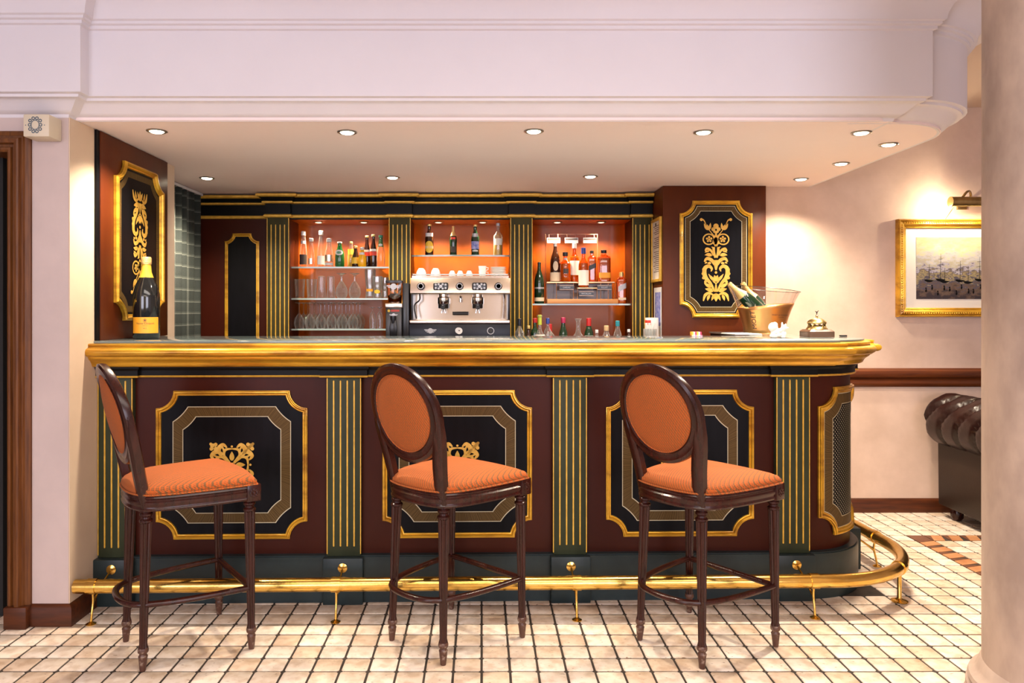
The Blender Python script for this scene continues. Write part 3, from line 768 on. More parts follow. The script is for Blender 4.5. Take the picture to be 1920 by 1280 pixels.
# foot rail
rail = thing('foot_rail', 'polished brass foot rail running along the bar and curving round its end', 'foot rail', BO, CROT)
pth = [(.004, -.16, .146), (1.0, -.16, .146), (2, -.16, .146), (3.0, -.16, .146)] + [(x, y, .146) for x, y in arc(UC, .33, .49, -88, 0, 18)] + [(UC + .49, .8, .146), (UC + .485, 1.3, .146)]
MB().tube(pth, .0275, seg=20).build('rail_tube', 'brass', rail, smooth=60)
def bracket(cu, cv, du, dv, plinth_d):
    """collar on the rail at (cu,cv); du,dv = unit vector towards the bar"""
    tu, tv = -dv, du
    b = MB().tube([(cu - tu * .018, cv - tv * .018, .146), (cu + tu * .018, cv + tv * .018, .146)], .031, seg=18).build('bracket', 'brass', rail, smooth=60)
    mb = MB().tube(spline([(cu, cv, .122), (cu + du * .004, cv + dv * .004, .085), (cu - du * .006, cv - dv * .006, .04), (cu - du * .012, cv - dv * .012, .004)], 4), .0048, seg=8)
    mb.tube(spline([(cu + du * plinth_d, cv + dv * plinth_d, .158), (cu + du * plinth_d * .5, cv + dv * plinth_d * .5, .125), (cu + du * .003, cv + dv * .003, .078)], 4), .0045, seg=8)
    mb.build('stay', 'brass', b, smooth=60)
    MB().lathe([(.020, 0), (.020, .003), (.010, .008), (.004, .012)], c=(cu - du * .012, cv - dv * .012, 0), seg=16).build('foot_disc', 'brass', b)
    q = Matrix.Rotation(math.atan2(dv, du), 4, 'Z') @ Matrix.Rotation(-PI / 2, 4, 'Y')
    MB().lathe([(.020, 0), (.020, .0025), (.013, .005), (.008, .006), (.007, .009), (.001, .010)], c=(cu + du * plinth_d, cv + dv * plinth_d, .158), seg=18, mtx=q).build('rosette', 'brass', b)
for u in pls: bracket(u + PW / 2, -.16, 0, 1, .158)
bracket(UC + .49, .43, -1, 0, .13)
cu, cv = UC + .49 * math.sin(math.radians(47)), .33 - .49 * math.cos(math.radians(47))
b = MB().tube([(cu - .013, cv - .013, .146), (cu + .013, cv + .013, .146)], .031, seg=18).build('bracket', 'brass', rail, smooth=60)
MB().lathe([(.034, 0), (.034, .004), (.026, .008), (.012, .012), (.009, .016), (.0085, .125)], c=(cu, cv, 0), seg=20).build('post', 'brass', b, smooth=50)

# ================================================================ THE BACK BAR
bb = thing('back_bar_cabinet', 'maroon back bar cabinet with three lit orange niches and green gilt pilasters', 'cabinet', (-.14, 4.9, 0))
YF = 4.89
P = [(-1.391, -1.249), (-.600, -.461), (.187, .329), (.978, 1.106)]
Z1 = 1.838
def Bb(name, mb, m, **k): return mb.build(name, m, bb, world=True, **k)
NY = 5.22
for k in range(3):
    x0, x1 = P[k][1], P[k + 1][0]; r = .10
    pl_ = [(x0 - .002, YF), (x0 - .002, NY - r)] + [(x0 + r - r * math.cos(a), NY - r + r * math.sin(a)) for a in [PI / 2 * i / 6 for i in range(7)]] + [(x1 - r + r * math.sin(a), NY - r + r * math.cos(a)) for a in [PI / 2 * i / 6 for i in range(7)]] + [(x1 + .002, NY - r), (x1 + .002, YF)]
    mb = MB(); n = len(pl_); mb.add([(x, y, .90) for x, y in pl_] + [(x, y, Z1) for x, y in pl_], [(i, i + 1, n + i + 1, n + i) for i in range(n - 1)])
    mb.add([(x, y, Z1) for x, y in pl_], [tuple(range(n))]); mb.add([(x, y, .905) for x, y in pl_], [tuple(range(n))])
    Bb('niche', mb, 'niche')
for k, (x0, x1) in enumerate(P):
    Bb('stile', MB().box(x0, x1, YF, 5.26, .2, Z1 + .002), 'maroon')
    pilaster(x0, x1, YF - .028, YF, .95, 1.848, m='green_back', par=bb, world=True, sz0=.0, sz1=.045)
Bb('entablature', MB().box(-1.391, 1.108, YF, 5.26, Z1 + .0025, 2.0), 'frieze')
# left door bay
Bb('side_door', MB().box(-1.858, -1.391, 4.94, 4.98, .1, 2.0), 'maroon')
mp = lambda s, t, d: (-1.576 + s, 4.939 - d, 1.30 + t)
decor_panel(bb, mp, .226, .904, .052, fw=.022, fd=.012, world=True)
fp = [(-1.858, 4.94), (P[0][0] - .008, 4.94), (P[0][0] - .008, YF - .030), (P[0][1] + .008, YF - .030), (P[0][1] + .008, YF)]
for k in (1, 2, 3):
    fp += [(P[k][0] - .008, YF), (P[k][0] - .008, YF - .030), (min(1.108, P[k][1] + .008), YF - .030)]
    if k < 3: fp += [(P[k][1] + .008, YF)]
Bb('frieze', MB().sweep(fp, [(-.03, 1.869), (.002, 1.869), (.002, 1.938), (-.03, 1.938)]), 'frieze')
Bb('gold_bead', MB().sweep(fp, [(-.02, 1.848), (.006, 1.848), (.012, 1.854), (.012, 1.862), (.004, 1.869), (-.02, 1.869)]), 'gold_paint')
Bb('gold_bead', MB().sweep(fp, [(-.02, 1.938), (.012, 1.938), (.020, 1.943), (.020, 1.950), (.014, 1.954), (-.02, 1.954)]), 'gold_paint')
Bb('cornice', MB().sweep(fp, [(-.02, 1.954), (.016, 1.955), (.022, 1.966), (.034, 1.974), (.036, 1.976), (-.02, 1.976)]), 'frieze')
Bb('gold_edge', MB().sweep(fp, [(-.02, 1.976), (.040, 1.977), (.050, 1.984), (.052, 1.992), (.046, 1.998), (-.02, 1.998)]), 'gold_paint')
# worktop and base cupboards behind the bar
Bb('base_cupboard', MB().box(-1.385, 1.10, 4.40, 4.86, 0, .955), 'maroon')
Bb('worktop', MB().box(-1.39, 1.108, 4.36, 4.888, .956, .985), 'dark_wood_box', bevel=.003)
def shelf(nm, x0, x1, z, curve=0, m='shelf_glass', yf=4.93):
    pts = [(x0, NY - .11), (x0, yf)]
    if curve: pts = [(x0, NY - .11)] + [(x0 + (x1 - x0) * i / 12, yf + .03 - curve * math.sin(PI * i / 12)) for i in range(13)] + [(x1, NY - .11)]
    else: pts = [(x0, NY - .10), (x0, yf), (x1, yf), (x1, NY - .10), (x1 - .10, NY - .002), (x0 + .10, NY - .002)]
    s = MB().prism(pts, z - .010, z); o = Bb(nm, s, m)
    q = pts[1:-1] if curve else pts[1:3]
    mb = MB(); vs = [(x, y - .0008, z - .0102) for x, y in q] + [(x, y - .0008, z + .0002) for x, y in q]; n = len(q)
    mb.add(vs, [(i, i + 1, n + i + 1, n + i) for i in range(n - 1)]); mb.build('shelf_front_edge', 'shelf_edge', o, world=True)
    return o
SH = {'a': 1.533, 'b': 1.326, 'c': 1.125, 'd': 1.611, 'e': 1.290}
for k in 'abc': shelf('glass_shelf', P[0][1], P[1][0], SH[k])
shelf('glass_shelf', P[1][1], P[2][0], SH['d'], curve=.035)
shelf('glass_shelf', P[2][1], P[3][0], SH['e'])
# niche lights
for k, pxs in enumerate(((597, 682), (822, 905), (1045, 1127))):
    for j, px in enumerate(pxs):
        X = XA(px, 5.02)
        t = thing('niche_light', '%s small round light in the top of the %s niche' % (('left', 'right')[j], ('left', 'middle', 'right')[k]), 'light', (X, 5.02, Z1 - .001), group='niche lights')
        MB().lathe([(.032, 0), (.034, -.003), (.026, -.006), (.024, -.002)], seg=20).build('ring', 'chrome_ring', t)
        MB().lathe([(.024, -.002), (.018, -.005), (.001, -.006)], seg=16).build('lamp', 'niche_glow', t)
        l = bpy.data.lights.new('niche_spot', 'SPOT'); l.energy = NICHE_E; l.color = NICHE_C; l.spot_size = 2.2; l.spot_blend = .7; l.shadow_soft_size = .02
        o = bpy.data.objects.new('niche_spot', l); COL.objects.link(o); o.parent = t; o.location = (0, 0, -.02); o.rotation_euler = (.12, 0, 0)
# soffit downlights
DL = [((294, 245), 'above the left end of the bar'), ((651, 247), 'front row, above the gap between the left and middle stools'), ((1001, 245), 'front row, above the right side of the middle stool'),
      ((1319, 247), 'front row, above the right stool'), ((1615, 248), 'front row, above the rounded end of the bar'), ((1666, 270), 'close to the rounded soffit corner'), ((1577, 306), 'third from the front in the right run'),
      ((1502, 335), 'nearest the back wall on the right'), ((388, 333), 'back row, in front of the curtain'), ((736, 332), 'back row, in front of the left niches'), ((1107, 330), 'back row, in front of the right niche')]
for (px, py), d in DL:
    Y = (2.01 - H) * F / (CY - py); X = XA(px, Y)
    t = thing('downlight', 'round recessed downlight ' + d, 'downlight', (X, Y, 2.0095), group='recessed downlights')
    MB().lathe([(.041, 0), (.043, -.003), (.038, -.006), (.032, -.004)], seg=24).build('ring', 'chrome_ring', t)
    MB().lathe([(.031, -.003), (.024, -.008), (.001, -.010)], seg=20).build('lamp', 'lamp_glow', t)
    l = bpy.data.lights.new('spot', 'SPOT'); l.energy = SPOT_E; l.color = SPOT_C; l.spot_size = 2.3; l.spot_blend = .8; l.shadow_soft_size = .025
    o = bpy.data.objects.new('spot', l); COL.objects.link(o); o.parent = t; o.location = (0, 0, -.02)

# curtain on the recess wall
mb = MB(); rows, cols = 2, 90; vs = []; att = []
for i in range(cols + 1):
    y = 3.995 + .885 * i / cols; x = -1.832 + .020 * math.sin(i * .62) + .009 * math.sin(i * 1.43 + 1)
    for z in (.1, 1.985): vs.append((x, y, z)); att.append((i / cols * 1.5, z, 0))
mb.add(vs, [(2 * i, 2 * i + 2, 2 * i + 3, 2 * i + 1) for i in range(cols)])
cur = thing('curtain', 'grey plaid curtain hanging in pleats on the left wall behind the bar', 'curtain', (-1.832, 4.46, .1))
o = mb.build('cloth', 'plaid', cur, world=True, smooth=80)
at = o.data.attributes.new('cloth', 'FLOAT_VECTOR', 'POINT'); at.data.foreach_set('vector', [c for a in att for c in a])
sm = o.modifiers.new('thickness', 'SOLIDIFY'); sm.thickness = .003
MB().box(-1.858, -1.812, 3.995, 4.88, 1.988, 2.004).build('curtain_rail', 'white_cap', cur, world=True)
# ================================================================ BAR STOOLS
def plan_seat(k=1.0, ins=0.0):
    """rounded trapezoid outline of the seat, front at +y"""
    pts = [(.212, .198), (.206, .05), (.185, -.10), (.150, -.178), (.085, -.208), (0, -.216), (-.085, -.208), (-.150, -.178), (-.185, -.10), (-.206, .05), (-.212, .198), (-.1, .214), (0, .218), (.1, .214)]
    P_ = [Vector(p).to_3d() for p in pts]; out = []
    n = len(P_)
    for i in range(n):
        a, b, c, d = P_[i - 1], P_[i], P_[(i + 1) % n], P_[(i + 2) % n]
        corner = {0, 10}
        for j in range(5):
            t = j / 5
            aa = b if i in corner else a; dd = c if (i + 1) % n in corner else d
            out.append(.5 * ((2 * b) + (c - aa) * t + (2 * aa - 5 * b + 4 * c - dd) * t * t + (3 * b - aa - 3 * c + dd) * t ** 3))
    return [((p.x) * (1 - ins / .2), (p.y) * (1 - ins / .2)) for p in out]
TOPS = {(-1, -1): (-.128, -.165), (1, -1): (.128, -.165), (-1, 1): (-.190, .176), (1, 1): (.190, .176)}
FEET = {(-1, -1): (-.142, -.180), (1, -1): (.142, -.180), (-1, 1): (-.196, .182), (1, 1): (.196, .182)}
def make_stool(label):
    t = thing('bar_stool', label, 'bar stool', group='bar stools in front of the counter')
    # seat rail: reeded frame
    zp = [(.010, .548), (.002, .550), (0, .556), (.003, .562), (.003, .566), (0, .572), (0, .580), (.004, .585), (.004, .589), (0, .595), (.004, .604), (.014, .606)]
    MB().rings([[(x, y, z) for x, y in plan_seat(ins=i)] for i, z in zp]).build('seat_frame', 'chair_wood', t, smooth=30)
    cz = [(.006, .603), (.001, .612), (.001, .622), (.010, .633), (.03, .643), (.06, .651), (.10, .657), (.15, .661), (.19, .662)]
    c = MB().rings([[(x, y, z) for x, y in plan_seat(ins=i)] for i, z in cz]).build('seat_cushion', 'weave', t, smooth=60)
    MB().tube([(x, y, .607) for x, y in plan_seat(ins=-.001)], .0035, seg=6, closed=True).build('piping', 'weave', c)
    for sx in (-1, 1):
        b = MB().box(sx * .190 - .025, sx * .190 + .025, .160, .212, .545, .607).build('corner_block', 'chair_wood', t, bevel=.003)
        q = MB()
        for a in range(8): q.sphere((sx * .190 + .012 * math.cos(a * PI / 4), .213, .576 + .012 * math.sin(a * PI / 4)), .006, (1, .5, 1), 6, 4)
        q.sphere((sx * .190, .213, .576), .007, (1, .6, 1), 8, 4)
        for a in range(8): q.sphere((sx * .2155, .186 + .012 * math.cos(a * PI / 4), .576 + .012 * math.sin(a * PI / 4)), .006, (.5, 1, 1), 6, 4)
        q.sphere((sx * .2155, .186, .576), .007, (.6, 1, 1), 8, 4)
        q.build('carved_rosette', 'chair_wood', b)
    for k, f in FEET.items():
        tp = TOPS[k]; top = (tp[0] - f[0], tp[1] - f[1])
        L_ = MB().lathe([(.0165, .078), (.0135, .090), (.0138, .12), (.0165, .30), (.0200, .50), (.0205, .508)], c=(f[0], f[1], 0), seg=24, top=None, flute=.16)
        # taper towards the seat by shear
        L_.v = [(x + top[0] * z / .56, y + top[1] * z / .56, z) for x, y, z in L_.v]
        C_ = MB().lathe([(.0175, .506), (.0225, .511), (.0225, .517), (.0165, .522), (.0160, .528), (.0215, .533), (.0215, .539), (.018, .543), (.0235, .548), (.0235, .556)], c=(f[0], f[1], 0), seg=24)
        C_.v = [(x + top[0] * z / .56, y + top[1] * z / .56, z) for x, y, z in C_.v]
        leg = L_.build('leg', 'chair_wood', t, smooth=25)
        C_.build('collar', 'chair_wood', leg, smooth=40)
        Ft = MB().lathe([(.0095, 0), (.0105, .004), (.0150, .046), (.0160, .050), (.0125, .055), (.0125, .059), (.0175, .064), (.0185, .071), (.0165, .079)], c=(f[0], f[1], 0), seg=16)
        Ft.v = [(x + top[0] * z / .56, y + top[1] * z / .56, z) for x, y, z in Ft.v]
        Ft.build('worn_foot', 'foot_wood', leg, smooth=40)
    # stretchers
    zz = .225; k = zz / .56
    at = {s: (FEET[s][0] + (TOPS[s][0] - FEET[s][0]) * k, FEET[s][1] + (TOPS[s][1] - FEET[s][1]) * k) for s in FEET}
    hp = [at[(1, 1)] + (zz,), (.186, .05, zz), (.168, -.08, zz), at[(1, -1)] + (zz,), (.085, -.222, zz), (0, -.236, zz), (-.085, -.222, zz), at[(-1, -1)] + (zz,), (-.168, -.08, zz), (-.186, .05, zz), at[(-1, 1)] + (zz,)]
    MB().tube(spline(hp, 5), .0125, seg=10, flat=.85).build('hoop_stretcher', 'chair_wood', t, smooth=50)
    MB().tube([at[(-1, 1)] + (zz,), at[(1, 1)] + (zz,)], .0115, seg=8).build('front_stretcher', 'chair_wood', t, smooth=50)
    # oval back, leaning away from the seat
    zc = .877; lean = math.tan(math.radians(12))
    def B(x, z, d): # d = thickness offset (towards front)
        y = -.182 - (z - .60) * lean - .02 * max(0, (z - .75)) + .42 * x * x
        return (x, y + d, z)
    n = 56; rs = []
    sec = [(-.021, -.012), (-.021, .010), (-.012, .016), (0, .013), (.012, .017), (.020, .012), (.022, 0), (.020, -.012), (.010, -.017), (0, -.014), (-.012, -.017)]
    for i in range(n):
        a = 2 * PI * i / n; rs.append([B((.163 + e) * math.cos(a), zc + (.160 + e) * math.sin(a), d) for e, d in sec])
    rs.append(rs[0])
    bf = MB().rings(rs, True, False).build('oval_back_frame', 'chair_wood', t, smooth=40)
    for sgn, nm in ((-1, 'rear'), (1, 'front')):
        mb = MB(); rr = []
        for q, dd in ((1.0, .006), (.97, .011), (.85, .016), (.6, .021), (.3, .024), (.02, .025)):
            rr.append([B(.146 * q * math.cos(2 * PI * i / n), zc + .143 * q * math.sin(2 * PI * i / n), sgn * dd) for i in range(n)])
        p = MB().rings(rr, True, True).build('back_pad', 'weave', t, smooth=60)
        MB().tube([B(.144 * math.cos(2 * PI * i / n), zc + .141 * math.sin(2 * PI * i / n), sgn * .010) for i in range(n)], .0035, seg=6, closed=True).build('piping', 'weave', p)
    for sx in (-1, 1):
        pts = [(o_ - hw_, z_, hw_) for o_, z_, hw_ in ((.1840, .885, .010), (.1835, .85, .014), (.1810, .81, .018), (.1760, .77, .022), (.1690, .73, .023), (.1620, .69, .023), (.1560, .65, .022), (.1520, .61, .022), (.1505, .58, .0215), (.150, .548, .021))]
        rs = []
        for x, z, hw in pts:
            xx = x
            rs.append([B(sx * (xx + a * hw), z, d * min(1, .55 + (.885 - z) * 6))[:3] for a, d in ((-1, -.012), (-.6, -.018), (.6, -.018), (1, -.012), (1, .012), (.6, .018), (-.6, .018), (-1, .012))])
        # below the seat line the posts stand straight
        MB().rings(rs).build('back_post', 'chair_wood', t, bevel=0, smooth=40)
    return t
st = make_stool('leftmost bar stool, its oval back seen almost edge-on')
place = [((-1.110, 2.816), 36), ((-.112, 2.8665), 46), ((.8275, 2.832), 36.5)]
copy_tree(st, loc=(place[1][0][0], place[1][0][1], 0), rz=math.radians(place[1][1] - 90), label='middle bar stool with turned legs and rust woven seat')
copy_tree(st, loc=(place[2][0][0], place[2][0][1], 0), rz=math.radians(place[2][1] - 90), label='rightmost bar stool, its rust oval back turned widest to the camera')
st.location = (place[0][0][0], place[0][0][1], 0); st.rotation_euler = (0, 0, math.radians(place[0][1] - 90))

# ================================================================ BOTTLES AND GLASSES
PROF = {
 'champ': [(.90, 0), (1, .02), (1, .50), (.96, .57), (.80, .66), (.52, .75), (.37, .82), (.33, .90), (.32, .965), (.36, .97), (.36, .98), (.30, .985), (.30, 1)],
 'beer': [(.92, 0), (1, .03), (1, .55), (.88, .63), (.55, .72), (.42, .80), (.38, .95), (.42, .96), (.42, 1)],
 'soda': [(.85, 0), (1, .05), (1, .42), (.92, .50), (.70, .64), (.50, .77), (.42, .88), (.40, .95), (.45, .96), (.45, 1)],
 'water': [(.90, 0), (1, .03), (1, .30), (.90, .48), (.65, .68), (.48, .82), (.46, .93), (.52, .94), (.52, 1)],
 'round': [(.85, 0), (1, .06), (1, .45), (.86, .60), (.55, .73), (.42, .82), (.40, .94), (.44, .95), (.44, 1)],
 'whisky': [(.95, 0), (1, .02), (1, .56), (.92, .63), (.55, .70), (.36, .76), (.34, .88), (.40, .89), (.40, 1)],
 'square': [(.97, 0), (1, .02), (1, .60), (.95, .645), (.62, .68), (.36, .71), (.34, .80), (.40, .81), (.40, .82)],
 'decanter': [(.85, 0), (1, .1), (1, .30), (.80, .45), (.35, .60), (.26, .75), (.30, .92), (.50, 1)],
}
def patch(r, z0, z1, ang=70, off=.0006, c=(0, 0), sq=0, oval=False, n=14, diag=0):
    mb = MB(); vs = []
    for i in range(n + 1):
        a = -90 + ang * (2 * i / n - 1); ra = math.radians(a); k = 1
        if sq: k = (abs(math.cos(ra)) ** sq + abs(math.sin(ra)) ** sq) ** (-1 / sq)
        e = math.sqrt(max(0, 1 - (2 * i / n - 1) ** 2)) if oval else 1
        zm = (z0 + z1) / 2; h = (z1 - z0) / 2 * max(e, .02); dz = diag * (i / n - .5)
        for z in (zm - h + dz, zm + h + dz): vs.append((c[0] + (r + off) * k * math.cos(ra), c[1] + (r + off) * k * math.sin(ra), z))
    mb.add(vs, [(2 * i, 2 * i + 2, 2 * i + 3, 2 * i + 1) for i in range(n)]); return mb
def bottle(label, X, Y, Z, w, h, kind, m, cap=None, caph=.06, labels=(), liquid=None, group=None, foil=None, sq=0, name='bottle', cat='bottle', rz=0):
    t = thing(name, label, cat, (X, Y, Z), rz, group); r = w / 2
    pr = [(max(.0008, a * r), b * h) for a, b in PROF[kind]]
    pr = [(.0008, 0.001)] + pr + [(.0008, h * PROF[kind][-1][1])]
    sqv = sq
    MB().lathe(pr, seg=28 if sq else 20, sq=sqv).build('body', m, t, smooth=40)
    if liquid:
        lv = liquid[1]; pl = [(max(.0008, a * r * .93), max(.004, b * h)) for a, b in PROF[kind] if b <= lv]
        q = [(a, b) for a, b in PROF[kind] if b > lv]; a0 = pl[-1][0]
        pl = [(.0008, .004)] + pl + [(a0 * .97, lv * h), (.0008, lv * h)]
        MB().lathe(pl, seg=28 if sq else 20, sq=sqv).build('liquid', liquid[0], t, smooth=40)
    tr = PROF[kind][-2][0] * r; tz = PROF[kind][-1][1] * h
    if cap: MB().lathe([(tr * 1.12, tz - caph * h), (tr * 1.16, tz - caph * h * .9), (tr * 1.14, tz + .001), (tr * .9, tz + .003), (.0008, tz + .003)], seg=16, cap=True).build('cap', cap, t)
    if foil:
        fm, f0 = foil; pf = [(a * r + .0009, b * h) for a, b in PROF[kind] if b >= f0]; pf.append((.001, h + .0012))
        MB().lathe(pf, seg=20).build('foil', fm, t, smooth=40)
    for lb in labels:
        m2, z0, z1 = lb[:3]; o = lb[3] if len(lb) > 3 else {}
        zm = (z0 + z1) / 2; rr = r
        for (a1, b1), (a2, b2) in zip(PROF[kind], PROF[kind][1:]):
            if b1 <= zm <= b2: rr = max(a1, a2) * r
        patch(rr, z0 * h, z1 * h, off=.0009, sq=sqv, **o).build('paper_label', m2, t, smooth=60)
    return t
def bpx(label, px, ptop, pbot, wpx, Y, Z, kind, m, **k):
    return bottle(label, XA(px, Y), Y, Z + .0005, wpx * Y / F, (pbot - ptop) * Y / F, kind, m, **k)
G1 = 'bottles on the left top shelf'
za = SH['a']
bpx('tall clear water bottle with dark label, leftmost on the top left shelf', 569, 433, 500, 14, 5.03, za, 'water', 'clear', cap='white_cap', caph=.10, labels=[('ink', .08, .36), ('white_cap', .66, .74)], group=G1)
bpx('short clear water bottle with white cap beside the tall dark-labelled one', 583.5, 447, 500, 13, 4.97, za, 'water', 'clear', cap='white_cap', caph=.1, labels=[('steel', .1, .3, {'ang': 30})], group=G1)
bpx('tall clear bottle with a white block label near its base', 602, 432, 500, 14, 5.04, za, 'water', 'clear', cap='white_cap', caph=.10, labels=[('white_cap', .08, .32)], group=G1)
bpx('short clear bottle with etched dark pattern, left of the green bottle', 617, 447, 500, 16, 4.97, za, 'water', 'clear_thick', cap='white_cap', caph=.12, labels=[('steel', .2, .42, {'ang': 55}), ('white_cap', .06, .14)], group=G1)
bpx('squat green mineral water bottle with white oval label', 637, 453, 500, 18, 4.99, za, 'round', 'green_glass', cap='white_cap', caph=.05, labels=[('white_cap', .46, .68, {'oval': True, 'ang': 50}), ('green_print', .52, .62, {'oval': True, 'ang': 28, 'off': .0012} if 0 else {'oval': True, 'ang': 28})], group=G1)
bpx('slim bottle of pale yellow drink with gold cap behind the brown one', 658, 452, 500, 13, 5.05, za, 'soda', 'clear', cap='gold_cap', labels=[('yellow_label', .5, .72, {'ang': 60})], liquid=('yellow_liquid', .66), group=G1)
bpx('short brown bottle with broad yellow label', 667, 461, 500, 14, 4.99, za, 'soda', 'brown_glass', cap='gold_cap', caph=.1, labels=[('yellow_label', .16, .46, {'ang': 75})], group=G1)
bpx('short bottle of bright orange-yellow juice at the front of the shelf', 679, 464, 500, 15, 4.95, za, 'soda', 'juice', cap='white_cap', caph=.12, labels=[('white_cap', .62, .74, {'ang': 60})], group=G1)
bpx('left of the two cola bottles with red and white labels', 688, 441, 500, 13.5, 5.04, za, 'soda', 'cola', cap='gold_cap', caph=.05, labels=[('red_print', .36, .48, {'ang': 75}), ('white_cap', .49, .56, {'ang': 75})], group=G1)
bpx('right of the two cola bottles, next to the green-capped one', 700, 439, 500, 13.5, 5.02, za, 'soda', 'cola', cap='gold_cap', caph=.05, labels=[('red_print', .36, .48, {'ang': 75}), ('white_cap', .49, .56, {'ang': 75})], group=G1)
bpx('ribbed clear bottle with green neck sleeve, rightmost on the top left shelf', 714, 441, 500, 15.5, 4.99, za, 'soda', 'clear', cap='green_print', caph=.06, foil=('green_tint', .56), labels=[('white_cap', .66, .74, {'ang': 40, 'oval': True})], group=G1)
G2 = 'bottles on the middle niche shelf'; zd = SH['d']
bpx('brown beer bottle with yellow oval label, first on the middle shelf', 805, 419, 477, 16, 5.0, zd, 'beer', 'brown_glass', cap='gold_cap', caph=.05, labels=[('yellow_label', .08, .46, {'oval': True, 'ang': 62}), ('white_cap', .22, .30, {'ang': 66}), ('white_cap', .60, .72)], group=G2)
bpx('small champagne bottle with gold foil neck and red collar, second on the middle shelf', 850, 422, 477, 14, 5.0, zd, 'champ', 'dark_green_glass', foil=('gold_foil', .66), labels=[('red_print', .54, .62, {'ang': 40}), ('ink', .1, .3, {'ang': 40})], group=G2)
bpx('dark green beer bottle with blue and white label, third on the middle shelf', 891, 420, 477, 15.5, 5.0, zd, 'beer', 'dark_green_glass', cap='gold_cap', caph=.05, labels=[('blue_print', .20, .46, {'ang': 62}), ('white_cap', .12, .17, {'ang': 40}), ('silver_print', .58, .72, {'ang': 50})], group=G2)
bpx('clear bottle with amber drink and pale label, at the right of the middle shelf', 934, 417, 477, 17, 5.0, zd, 'whisky', 'clear_thick', cap='silver_print', caph=.08, liquid=('yellow_liquid', .45), labels=[('paper', .32, .52, {'ang': 50})], group=G2)
# display stand with whisky bottles
ze = SH['e']; SY = 5.0
sx0, sx1 = XA(1024, SY), XA(1155, SY)
ds = thing('display_stand', 'copper wire whisky display stand on a pale wooden base with black name signs', 'display stand', ((sx0 + sx1) / 2, SY, ze + .0005))
def D(nm, mb, m, **k): return mb.build(nm, m, ds, world=True, **k)
zb0 = ze + .0005; ztop = zb0 + .030
D('wood_base', MB().box(sx0, sx1, SY - .085, SY + .10, zb0, ztop), 'light_wood', bevel=.003)
zt = ZA(530, SY)
for x0, x1, y, z in ((sx0 + .004, sx1 - .010, SY + .085, zt), (sx0 + .004, sx1 - .010, SY - .005, zt), (XA(1080, SY), XA(1116, SY), SY - .080, ZA(541, SY))):
    D('wire_leg', MB().tube([(x0, y, ztop), (x0, y, z), (x1, y, z), (x1, y, ztop)], .0028, seg=8), 'copper_wire')
for px in (1043, 1075, 1126, 1140): D('wire_leg', MB().tube([(XA(px, SY), SY - .008, ztop), (XA(px, SY), SY - .008, zt)], .0022, seg=6), 'copper_wire')
D('shade_sheet', MB().box(sx0 + .008, sx1 - .014, SY + .080, SY + .083, ztop, zt), 'dark_wood_box')  # dark sheet added to stand in for the shade below the tier
D('tier_plate', MB().box(sx0 + .004, sx1 - .010, SY - .005, SY + .085, zt + .001, zt + .006), 'copper_wire')
D('tier_plate', MB().box(XA(1080, SY), XA(1116, SY), SY - .078, SY - .008, ZA(541, SY), ZA(541, SY) + .004), 'copper_wire')
tz = ZA(439, SY + .085)
D('wire_arch', MB().tube([(sx0 + .004, SY + .088, ztop), (sx0 + .004, SY + .088, tz), (XA(1124, SY), SY + .088, tz), (XA(1124, SY), SY + .088, zt)], .0026, seg=8), 'copper_wire')
for px, s in ((1040, 'SCOTLAND'), (1074, 'IRELAND'), (1109, 'AMERICA')):
    zc_ = ZA(449, SY); xc_ = XA(px, SY)
    b = D('hanging_sign', MB().box(xc_ - .045, xc_ + .045, SY + .070, SY + .076, zc_ - .017, zc_ + .019), 'silver_print')
    D('sign_hook', MB().tube([(xc_ - .03, SY + .073, zc_ + .019), (xc_ - .03, SY + .085, tz)], .001, seg=5).tube([(xc_ + .03, SY + .073, zc_ + .019), (xc_ + .03, SY + .085, tz)], .001, seg=5), 'copper_wire')
    MB().box(xc_ - .041, xc_ + .041, SY + .0688, SY + .070, zc_ + .004, zc_ + .015).build('sign_band', 'ink', b, world=True)
for px, py, w_ in ((1062, 539, 27), (1096, 551, 27), (1133, 539, 27)):
    xc_, zc_ = XA(px, SY), ZA(py, SY); yy = SY - .010 if py < 545 else SY - .084
    b = D('name_plate', MB().box(xc_ - w_ / 2 * SY / F, xc_ + w_ / 2 * SY / F, yy - .004, yy, zc_ - .016, zc_ + .016), 'black_plastic')
    for dz in (-.0135, .0125): MB().box(xc_ - w_ / 2 * SY / F, xc_ + w_ / 2 * SY / F, yy - .0046, yy - .004, zc_ + dz, zc_ + dz + .001).build('plate_line', 'copper_wire', b, world=True)
    tm = text_mb({1062: 'CARDHU', 1096: 'MACALLAN', 1133: 'BULLEIT'}[px], .012, lambda x, y, xc=xc_, zc=zc_, yy=yy: (xc + x, yy - .0047, zc + y)); tm.build('plate_lettering', 'silver_print', b, world=True, smooth=0)
G3 = 'whisky bottles on the display stand'; zs = zt + .0062
bpx('black whisky bottle with pale blue cap and cream label, leftmost on the display stand', 1041, 453, 527, 19, SY + .045, zs, 'champ', 'brown_glass', foil=('silver_print', .86), labels=[('cream_paper', .02, .24, {'ang': 80}), ('cream_paper', .28, .52, {'ang': 30, 'oval': True})], group=G3)
bpx('squat amber whisky bottle with black stopper, second on the stand', 1060, 472, 527, 22, SY + .02, zs, 'whisky', 'amber', cap='black_cap', caph=.12, liquid=('amber_liquid', .62), labels=[('silver_print', .74, .82, {'ang': 50}), ('ink', .28, .44, {'ang': 25})], group=G3)
bpx('whisky bottle with tall white shield label, third on the display stand', 1077, 455, 527, 18, SY + .055, zs, 'whisky', 'amber', cap='silver_print', caph=.12, liquid=('amber_liquid', .66), labels=[('paper', .18, .55, {'ang': 75})], group=G3)
